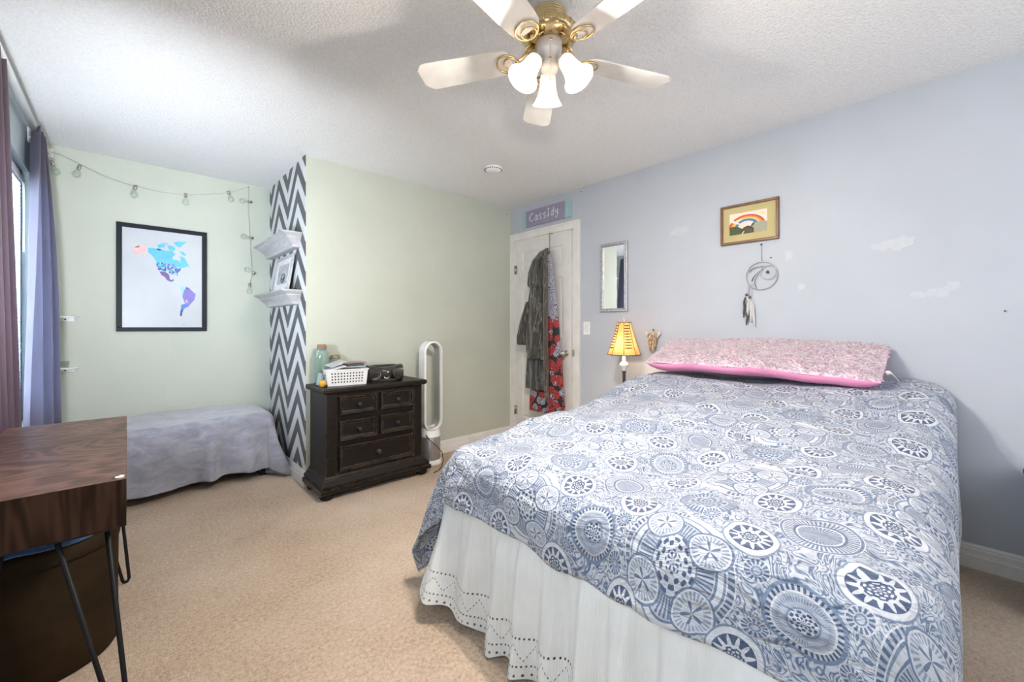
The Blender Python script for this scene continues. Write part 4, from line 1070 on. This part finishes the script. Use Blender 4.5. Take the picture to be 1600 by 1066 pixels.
# ------------------------------------------------------------------ chevron wall shelves
def crown_shelf(label, zb0, y0=3.335, y1=4.225):
    t = thing('wall_shelf', label, 'shelf', (XS, (y0+y1)/2, zb0), group='crown moulding shelves on the chevron wall')
    prof = [(.045,0), (.052,.004), (.055,.018), (.070,.040), (.092,.062), (.098,.066), (.098,.074), (.125,.090), (.128,.094)]
    b = bm_new(); R0 = []
    xs = XS-.004
    for o_, z_ in prof: 
        e = o_*.75
        R0.append([b.verts.new(p) for p in ((xs, y0+.09-e, zb0+z_), (xs-o_, y0+.09-e, zb0+z_), (xs-o_, y1-.09+e, zb0+z_), (xs, y1-.09+e, zb0+z_))])
    for A, B in zip(R0, R0[1:]):
        for k in range(4): b.faces.new((A[k], A[(k+1)%4], B[(k+1)%4], B[k]))
    b.faces.new(R0[0]); b.faces.new(R0[-1])
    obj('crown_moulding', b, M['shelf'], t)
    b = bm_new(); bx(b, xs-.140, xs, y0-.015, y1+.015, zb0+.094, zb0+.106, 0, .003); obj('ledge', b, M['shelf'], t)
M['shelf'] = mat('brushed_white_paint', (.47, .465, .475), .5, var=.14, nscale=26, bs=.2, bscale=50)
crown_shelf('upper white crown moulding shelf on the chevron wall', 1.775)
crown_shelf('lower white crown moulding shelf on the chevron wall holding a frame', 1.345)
# frame leaning on the lower shelf
pf = thing('photo_frame', 'white picture frame leaning on the lower chevron wall shelf', 'picture frame', (.90, 3.72, 1.4515))
pf.rotation_euler = (0, math.radians(9), 0)
b = bm_new(); FW, FH = .46, .30
frame4(b, -FW/2, FW/2, 0, FH, .022, -.008, .008); obj('frame', b, M['shelf'], pf, world=False)
b = bm_new(); frame4(b, -FW/2+.03, FW/2-.03, .03, FH-.03, .035, -.003, .002); bx(b, .002, .006, -FW/2+.015, FW/2-.015, .015, FH-.015); obj('mat_board', b, mat('mat_white', (.74, .73, .75), .6), pf, world=False)
b = bm_new(); bx(b, -.001, .002, -.145, .145, .07, FH-.07); 
sket, nt, bb = newmat('grey_sketch'); f = noisex(nt, coord(nt), 26, 4, .7, 2.0); nt.links.new(ramp(nt, f, [(.4, (.30, .29, .31)), (.55, (.52, .51, .53)), (.6, (.60, .59, .61))]), bb.inputs['Base Color'])
obj('print', b, sket, pf, world=False)
b = bm_new(); tube(b, [(-.003, -.03+.045*math.cos(a), .115+.035*math.sin(a)) for a in [2*PI*i/30 for i in range(30)]], .0035, 6, closed=True); tube(b, [(-.003, -.055, .12), (-.003, -.03, .10), (-.003, .02, .125)], .003, 6); obj('drawn_emblem', b, mat('ink', (.08, .08, .09), .6), pf, world=False)

# ------------------------------------------------------------------ alcove: map poster
mp = thing('map_poster', 'large black framed map of the Americas on the alcove wall', 'poster', (.212, YA, 1.55))
mx0, mx1, mz0, mz1 = -.062, .486, 1.139, 1.962
b = bm_new(); frame4(b, mx0, mx1, mz0, mz1, .032, YA-.022, YA, ax='y'); obj('frame', b, M['blackframe'], mp)
b = bm_new(); bx(b, mx0+.02, mx1-.02, YA-.010, YA-.006, mz0+.02, mz1-.02); obj('paper', b, M['paper'], mp)
ax0, ax1, az0, az1 = mx0+.032, mx1-.032, mz0+.032, mz1-.032
def mpt(cx_, cy_, ly):      # pixel of the zoomed poster crop -> poster plane
    u = (cx_-110)/(826-110); top = 80+u*80; v = (962-cy_)/(962-top)
    uu = u*1.09/(1+.09*u)
    return (ax0+uu*(ax1-ax0), YA-.0102-.0002*ly, az0+v*(az1-az0))
mcol = {'cyan': (.10, .46, .68), 'pink': (.80, .45, .45), 'navy': (.03, .05, .25), 'violet': (.20, .16, .52), 'blue': (.05, .20, .58), 'purple': (.14, .08, .28), 'grey': (.45, .42, .48), 'teal': (.15, .42, .50), 'sky': (.30, .60, .72)}
mk = list(mcol); mm = [mat('map_'+k, c, .4, var=.08, nscale=40) for k, c in mcol.items()]
b = bm_new()
def mpoly(pts, key, ly=1): b.faces.new([b.verts.new(mpt(x, y, ly)) for x, y in pts]).material_index = mk.index(key)
mpoly([(312,265),(350,262),(400,272),(470,285),(530,290),(560,320),(530,345),(535,365),(580,370),(598,392),(610,360),(595,335),(640,345),(670,385),(692,420),(650,435),(615,440),(590,430),(560,425),(540,405),(480,402),(390,392),(370,360),(345,325),(312,300)], 'cyan')
for pts in ([(395,238),(430,225),(470,238),(455,258),(400,262)], [(400,262),(430,272),(420,285),(385,278)], [(540,215),(580,205),(670,212),(630,235),(600,262),(560,240)], [(480,245),(520,240),(560,262),(550,290),(500,282)], [(590,290),(640,300),(665,325),(640,335),(610,310)], [(430,212),(480,220),(500,232),(450,228)], [(690,420),(702,432),(690,436)]): mpoly(pts, 'cyan')
mpoly([(245,240),(312,252),(312,305),(280,310),(230,318),(205,300),(190,285),(205,262)], 'pink'); mpoly([(188,248),(230,240),(245,255),(215,262)], 'pink'); mpoly([(205,300),(232,310),(200,316)], 'pink')
st_poly = [(388,392),(480,402),(540,405),(562,428),(610,440),(600,470),(575,480),(578,510),(560,492),(520,498),(480,470),(415,470),(392,435)]
rr = random.Random(11)
def inside(x, y, P):
    c = False
    for i in range(len(P)):
        (x0_, y0_), (x1_, y1_) = P[i], P[i-1]
        if (y0_ > y) != (y1_ > y) and x < (x1_-x0_)*(y-y0_)/(y1_-y0_)+x0_: c = not c
    return c
mpoly(st_poly, 'violet', 1)
for i in range(17):
    for j in range(9):
        x, y = 386+i*14, 392+j*13
        if inside(x+7, y+6, st_poly): mpoly([(x, y), (x+14, y+rr.uniform(-2, 2)), (x+14, y+13), (x, y+13)], rr.choice(['navy', 'blue', 'violet', 'sky', 'teal', 'pink', 'grey', 'navy', 'blue', 'cyan']), 2)
mpoly([(412,470),(470,475),(500,500),(505,535),(522,548),(540,535),(545,550),(520,562),(485,550),(455,515),(430,492)], 'purple', 3); mpoly([(412,470),(424,478),(445,512),(436,510)], 'purple', 3)
mpoly([(545,560),(565,575),(590,595),(610,600),(600,608),(575,592),(548,572)], 'sky')
obj('northern_print', b, mm, mp, recalc=False); b = bm_new()
mpoly([(605,600),(640,605),(660,612),(640,640),(622,690),(612,660),(608,625)], 'sky', 1)
mpoly([(625,690),(640,640),(665,605),(700,625),(760,672),(745,722),(705,760),(680,785),(660,770),(640,730)], 'violet', 2)
mpoly([(616,762),(664,755),(678,780),(640,800),(622,835),(620,862),(602,862),(605,820)], 'blue', 3); mpoly([(605,820),(640,795),(625,835),(620,865),(600,862)], 'navy', 4)
mpoly([(662,612),(672,605),(675,628),(662,626)], 'navy', 3); mpoly([(684,616),(692,610),(697,630),(686,628)], 'navy', 3)
mpoly([(650,725),(672,718),(682,742),(660,748)], 'grey', 4)
mpoly([(605,870),(620,878),(612,882)], 'pink'); mpoly([(625,940),(655,932),(640,945)], 'teal')
obj('southern_print', b, mm, mp, recalc=False)

# string lights on the alcove wall
SY = YA-.014
def onalc(px, py, yy=SY):
    az = math.radians(YAW)+math.atan((px-800)/644.6); x = yy*math.tan(az)
    d = x*math.sin(math.radians(YAW))+yy*math.cos(math.radians(YAW)); return Vector((x, yy, CAMZ-(py-511.5)*d/644.6))
sl = thing('string_lights', 'clear bulb string lights draped along the top of the alcove wall', 'string lights', tuple(onalc(240, 300)))
m_cable = mat('clear_cable', (.50, .53, .48), .4)
wp = [(80,238),(100,244),(126,258),(168,278),(211,292),(250,300),(290,305),(325,304),(358,302),(388.5,292)]
b = bm_new(); tube(b, [onalc(*p) for p in wp], .0022, 6); tube(b, [onalc(388.5, 292), onalc(388, 330), onalc(391, 375), onalc(394, 428), onalc(390, 444)], .0018, 6); obj('cable', b, m_cable, sl)
for (px, py, dx, dz) in ((124,262,-.25,-1), (82,256,.3,-1), (211,294,-.1,-1), (290,306,0,-1), (357,302,.35,-1), (390,316,-1,0), (392,372,-1,.05), (396,427,-.7,.4), (389.5,446,0,-1)):
    p = onalc(px, py)+Vector((0,-.008,0)); d = Vector((dx, 0, dz)).normalized()
    b = bm_new(); lathe(b, [(0,-.016), (.011,-.016), (.0115,.012), (.010,.014), (0,.014)], p, d, 16); s_ = obj('socket', b, M['chrome'], sl)
    b = bm_new(); lathe(b, [(.007,.014), (.010,.022), (.021,.040), (.025,.055), (.021,.070), (.010,.079), (0,.081)], p, d, 20); obj('bulb', b, M['clearglass'], s_)
b = bm_new(); p = onalc(388.5, 292); lathe(b, [(0,0), (.002,0), (.002,.006), (.006,.007), (0,.010)], (p.x, YA, p.z), (0,-1,0), 10); obj('pin', b, M['nail'], sl)
b = bm_new(); p = onalc(78, 238); bx(b, p.x-.014, p.x+.014, YA-.006, YA, p.z-.03, p.z+.03, 0, .003); tube(b, [(p.x, YA-.006, p.z-.005), (p.x, YA-.02, p.z-.016), (p.x, YA-.026, p.z)], .005, 8)
tag(obj('adhesive_hook', b, M['white']), 'small white adhesive hook holding the string lights end', 'hook')

# little corner ledges
for (zc, lab) in ((1.247, 'upper small white ledge in the alcove corner behind the curtain'), (.888, 'lower small white ledge in the alcove corner holding a cup')):
    t = thing('corner_ledge', lab, 'shelf', (XL+.1, YA-.06, zc), 'corner ledges in the alcove')
    b = bm_new(); pts = [(XL+.001, YA-.001, zc-.010)]+[(XL+.001+.195*math.cos(a), YA-.001-.15*math.sin(a), zc-.010) for a in [PI/2*i/10 for i in range(11)]]
    poly_prism(b, pts, (0, 0, .012)); obj('ledge', b, M['white'], t)
    b = bm_new(); bx(b, XL+.01, XL+.175, YA-.02, YA-.001, zc-.034, zc-.010, 0, .002); obj('bracket', b, M['trim'], t)
    b = bm_new(); lathe(b, [(0,0), (.005,0), (.005,.002), (0,.002)], (XL+.13, YA-.02, zc-.021), (0,-1,0), 10); obj('screw', b, M['nail'], t)
b = bm_new(); p = onalc(101, 569, YA-.06); lathe(b, [(0,0), (.020,0), (.024,.045), (.022,.045), (.018,.004), (0,.004)], (p.x, YA-.06, .8905), seg=20)
tag(obj('small_cup', b, M['clearglass']), 'small clear cup on the lower corner ledge', 'cup')

# ------------------------------------------------------------------ bench with grey blanket
be = thing('bench', 'low dark bench hidden under the grey blanket in the alcove', 'bench', (.25, 4.0, 0))
b = bm_new(); bx(b, -.40, .86, 3.72, 4.26, .09, .44, 0, .02); obj('seat_base', b, M['blackframe'], be)
for (x, y) in ((-.34, 3.76), (.80, 3.76), (-.34, 4.22), (.80, 4.22)):
    b = bm_new(); bx(b, x-.03, x+.03, y-.03, y+.03, 0, .09); obj('leg', b, M['blackframe'], be)
def blanket_mat():
    m, nt, b = newmat('grey_fleece'); c = coord(nt)
    f = noisex(nt, mapped(nt, c, (3, 3, 5)), 3, 5, .6, .6); g = noisex(nt, c, 150, 3, .8)
    v = E(nt, f)*.7+E(nt, g)*.3
    nt.links.new(ramp(nt, v.s, [(.35, (.225, .230, .285)), (.65, (.39, .40, .465))]), b.inputs['Base Color']); b.inputs['Roughness'].default_value = 1; b.inputs['Sheen Weight'].default_value = .6
    bump(nt, b, (E(nt, g)+E(nt, f)*2).s, .5, .008); return m
b = bm_new()
def bl_top(x, y): return .485+.022*math.exp(-((x-.55)/.25)**2)+.012*math.sin(x*6+y*9)*.5
fnb = drape(b, (-.42, .80, 3.735, 4.268), (0, .42, .455, 0), bl_top, .055, 150, 100, flare=.10, fold=.35, nfold=1.5, zmin=.012, wr=.007, seed=5.1,
      ruff=lambda s, t, k: k*(.22*math.exp(-((s-.44)/.045)**2)-.08*math.exp(-((s-.54)/.05)**2)+.16*math.exp(-((s-.68)/.05)**2)+.04*math.sin(s*14)-.05*(1 if s < .2 else 0)*0))
for v in b.verts:
    v.co.x = min(v.co.x, XS-.022); v.co.y = max(v.co.y, 3.56)
tag(obj('blanket', b, blanket_mat(), recalc=False, solid=.008), 'grey fleece blanket draped over the low alcove bench', 'blanket')

# ------------------------------------------------------------------ curtains
def curtain_mat(name, col, tcol, fac):
    m, nt, b = newmat(name); c = coord(nt)
    f = noisex(nt, mapped(nt, c, (1, 1, .3)), 120, 3)
    nt.links.new(ramp(nt, f, [(.3, tuple(x*.9 for x in col)), (.7, tuple(x*1.1 for x in col))]), b.inputs['Base Color']); b.inputs['Roughness'].default_value = .75; b.inputs['Sheen Weight'].default_value = .2
    bump(nt, b, noisex(nt, c, 300, 2), .2, .002)
    return mix_translucent(m, tcol, fac)
rod = thing('curtain_rod', 'white curtain rod under the ceiling over the left window', 'curtain rod', (-.41, 3.1, 2.37))
b = bm_new(); tube(b, [(-.41, 1.9, 2.37), (-.41, 3.94, 2.37)], .019, 16); obj('pole', b, M['white'], rod)
b = bm_new(); lathe(b, [(.019,0), (.023,.004), (.023,.02), (.014,.03), (0,.033)], (-.41, 3.94, 2.37), (0,1,0), 16); obj('finial', b, M['white'], rod)
for y in (2.2, 3.90):
    b = bm_new(); bx(b, XL, -.41, y-.012, y+.012, 2.34, 2.352, 0, .002); bx(b, XL, XL+.006, y-.02, y+.02, 2.32, 2.40); obj('bracket', b, M['white'], rod)
def curtain(name, label, mt, yt, yb_, zt_, zb_, nf, xt, xb, at, ab, bul=0, seed=0):
    b = bm_new()
    def fn(u, v):
        k = 1-v; s = k**.8
        y0_ = yt[0]*(1-s)+yb_[0]*s; y1_ = yt[1]*(1-s)+yb_[1]*s
        ph = u*nf*2*PI+.9*math.sin(u*9+seed)+.5*math.sin(k*3+seed)
        x = xt*(1-s)+xb*s+(at*(1-s)+ab*s)*math.sin(ph)+bul*u*math.sin(min(1, k*1.2)*PI*.75)
        y = y0_+(y1_-y0_)*u+.014*math.cos(ph)*s
        return Vector((x, y, zt_+(zb_-zt_)*k))
    gridmesh(b, 200, 50, fn); o = obj(name, b, mt, recalc=False, solid=.0025); tag(o, label, 'curtain', 'curtain panels at the left window'); return o
m_c1 = curtain_mat('plum_curtain', (.105, .070, .085), (.28, .20, .27), .28)
m_c2 = curtain_mat('violet_curtain', (.13, .115, .165), (.38, .40, .52), .42)
curtain('curtain', 'plum curtain panel nearest the desk at the left window', m_c1, (1.95, 2.96), (1.95, 3.30), 2.385, .50, 9, -.412, -.410, .018, .024, 0, 1)
curtain('curtain', 'bluish violet curtain panel gathered at the far end of the window', m_c2, (3.74, 4.06), (3.18, 4.14), 2.385, .56, 3, -.405, -.378, .022, .050, .036, 2)

# ------------------------------------------------------------------ desk
def walnut(name, sc, rot, g=1.0):
    dk_ = [(.25, (.045*g, .021*g, .014*g)), (.5, (.10*g, .049*g, .032*g)), (.8, (.18*g, .10*g, .068*g))]
    m, nt, b = newmat(name); c = mapped(nt, coord(nt), sc, (0,0,0), rot)
    n1 = noisex(nt, c, 1.6, 3, .5, .8)
    v = ((E(nt, n1)*60).sin()*.5+.5)*.32 + E(nt, noisex(nt, c, 3.2, 7, .7, 1.5))*.70
    nt.links.new(ramp(nt, v.s, dk_), b.inputs['Base Color'])
    b.inputs['Roughness'].default_value = .42; b.inputs['Specular IOR Level'].default_value = .3 if g > .9 else .1; return m
dk = thing('desk', 'dark walnut veneer desk with black hairpin legs by the window', 'desk', (-.21, 2.15, 0))
DXa, DXb, DYa, DYb = -.372, -.002, 1.590, 2.715
b = bm_new(); bx(b, DXa, DXb, DYa, DYb, .612, .745, 0, .0015); 
o = obj('tabletop', b, [walnut('walnut_shaded_sides', (4, 4, .5), (0, .1, 0), .30), walnut('walnut_lit_top', (1.6, 3.0, 1), (0, 0, .5), 1.25)], dk)  # one walnut: sides darkened as shade, top lightened as light, in the colour
for f in o.data.polygons:
    if f.normal.z > .8: f.material_index = 1
b = bm_new(); vs = [(-.026,1.615),(-.020,1.608),(-.009,1.606),(-.006,1.620),(-.008,1.634),(-.016,1.638),(-.018,1.628),(-.025,1.630)]
b.faces.new([b.verts.new((x, y, .7458)) for x, y in vs]); 
b2 = [(-.034,1.608),(-.022,1.602),(-.020,1.612),(-.024,1.636),(-.032,1.626)]
b.faces.new([b.verts.new((x, y, .7456)) for x, y in b2]).material_index = 1
b.faces.new([b.verts.new((-.002+.0-.0, 1.60, .7455)) , b.verts.new((-.09, 1.5915, .7455)), b.verts.new((-.09, 1.595, .7455)), b.verts.new((-.03, 1.597, .7455))]).material_index = 2
obj('chipped_corner', b, [mat('chip_white', (.75, .75, .73), .7), M['nail'], mat('chip_tan', (.45, .28, .15), .8)], dk, recalc=False)
for (x, y, sx, sy) in ((DXb-.02, DYa+.03, 1, 1), (DXb-.02, DYb-.12, 1, 1), (DXa+.03, DYa+.03, -1, 1), (DXa+.03, DYb-.12, -1, 1)):
    b = bm_new(); fx, fy = x+.018*sx, y-.012
    a0 = Vector((x-.115*sx, y-.01, .612)); a1 = Vector((x-.022*sx, y+.035, .612)); 
    tube(b, [a0, Vector((fx-.012*sx, fy-.004, .016)), Vector((fx-.006*sx, fy, .006)), Vector((fx+.004*sx, fy+.004, .006)), Vector((fx+.010*sx, fy+.008, .016)), a1], .0062, 10)
    box(b, (x-.07*sx, y+.01, .6105), (.12, .08, .003)); obj('leg', b, M['blackmetal'], dk)

# ottoman under the desk
OX, OY, OR = -.222, 2.20, .198
ot = thing('ottoman', 'round brown leather ottoman standing under the walnut desk', 'ottoman', (OX, OY, 0))
m_lea = mat('brown_leather', (.022, .013, .006), .7, var=.3, nscale=7, bs=.3, bscale=9, bdist=.02, spec=.12)
b = bm_new(); lathe(b, [(0,.002), (OR*.97,.002), (OR,.012), (OR*.99,.2), (OR,.375), (OR*.99,.385)], (OX, OY, 0), seg=64); obj('body', b, m_lea, ot)
b = bm_new(); lathe(b, [(OR*.96,.385), (OR*1.02,.388), (OR*1.025,.40), (OR*1.02,.428), (OR*.98,.438), (OR*.6,.440), (0,.440)], (OX, OY, 0), seg=64); obj('lid', b, m_lea, ot)
b = bm_new()
def cloth(u, v):
    a = 2*PI*u; r = OR*(.98+.05*math.sin(a*5)+.02*math.sin(a*11))*v
    return Vector((OX+r*math.cos(a)*.97, OY+r*math.sin(a), .446+.022*(1-v**4)+.006*noise.noise(Vector((r*14*math.cos(a), r*14*math.sin(a), 0)))))
gridmesh(b, 60, 16, cloth, wrap=True)
tag(obj('folded_cloth', b, mat('blue_cloth', (.02, .07, .20), .9, var=.25, nscale=30, sheen=.4), recalc=False, solid=.008), 'dark blue cloth lying on top of the brown ottoman', 'cloth')

# hamper at the right frame edge
hp = thing('hamper', 'grey woven hamper against the lavender wall past the bed', 'hamper', (2.80, -.42, 0))
m_wk = mat('grey_weave', (.16, .15, .16), .8, var=.4, nscale=70, bs=.8, bscale=80, bdist=.006)
b = bm_new(); bx(b, 2.62, 2.99, -.60, -.225, .0, .50, 0, .02); obj('body', b, m_wk, hp)
b = bm_new(); bx(b, 2.61, 3.0, -.61, -.212, .50, .53, 0, .01); obj('lid', b, m_wk, hp)
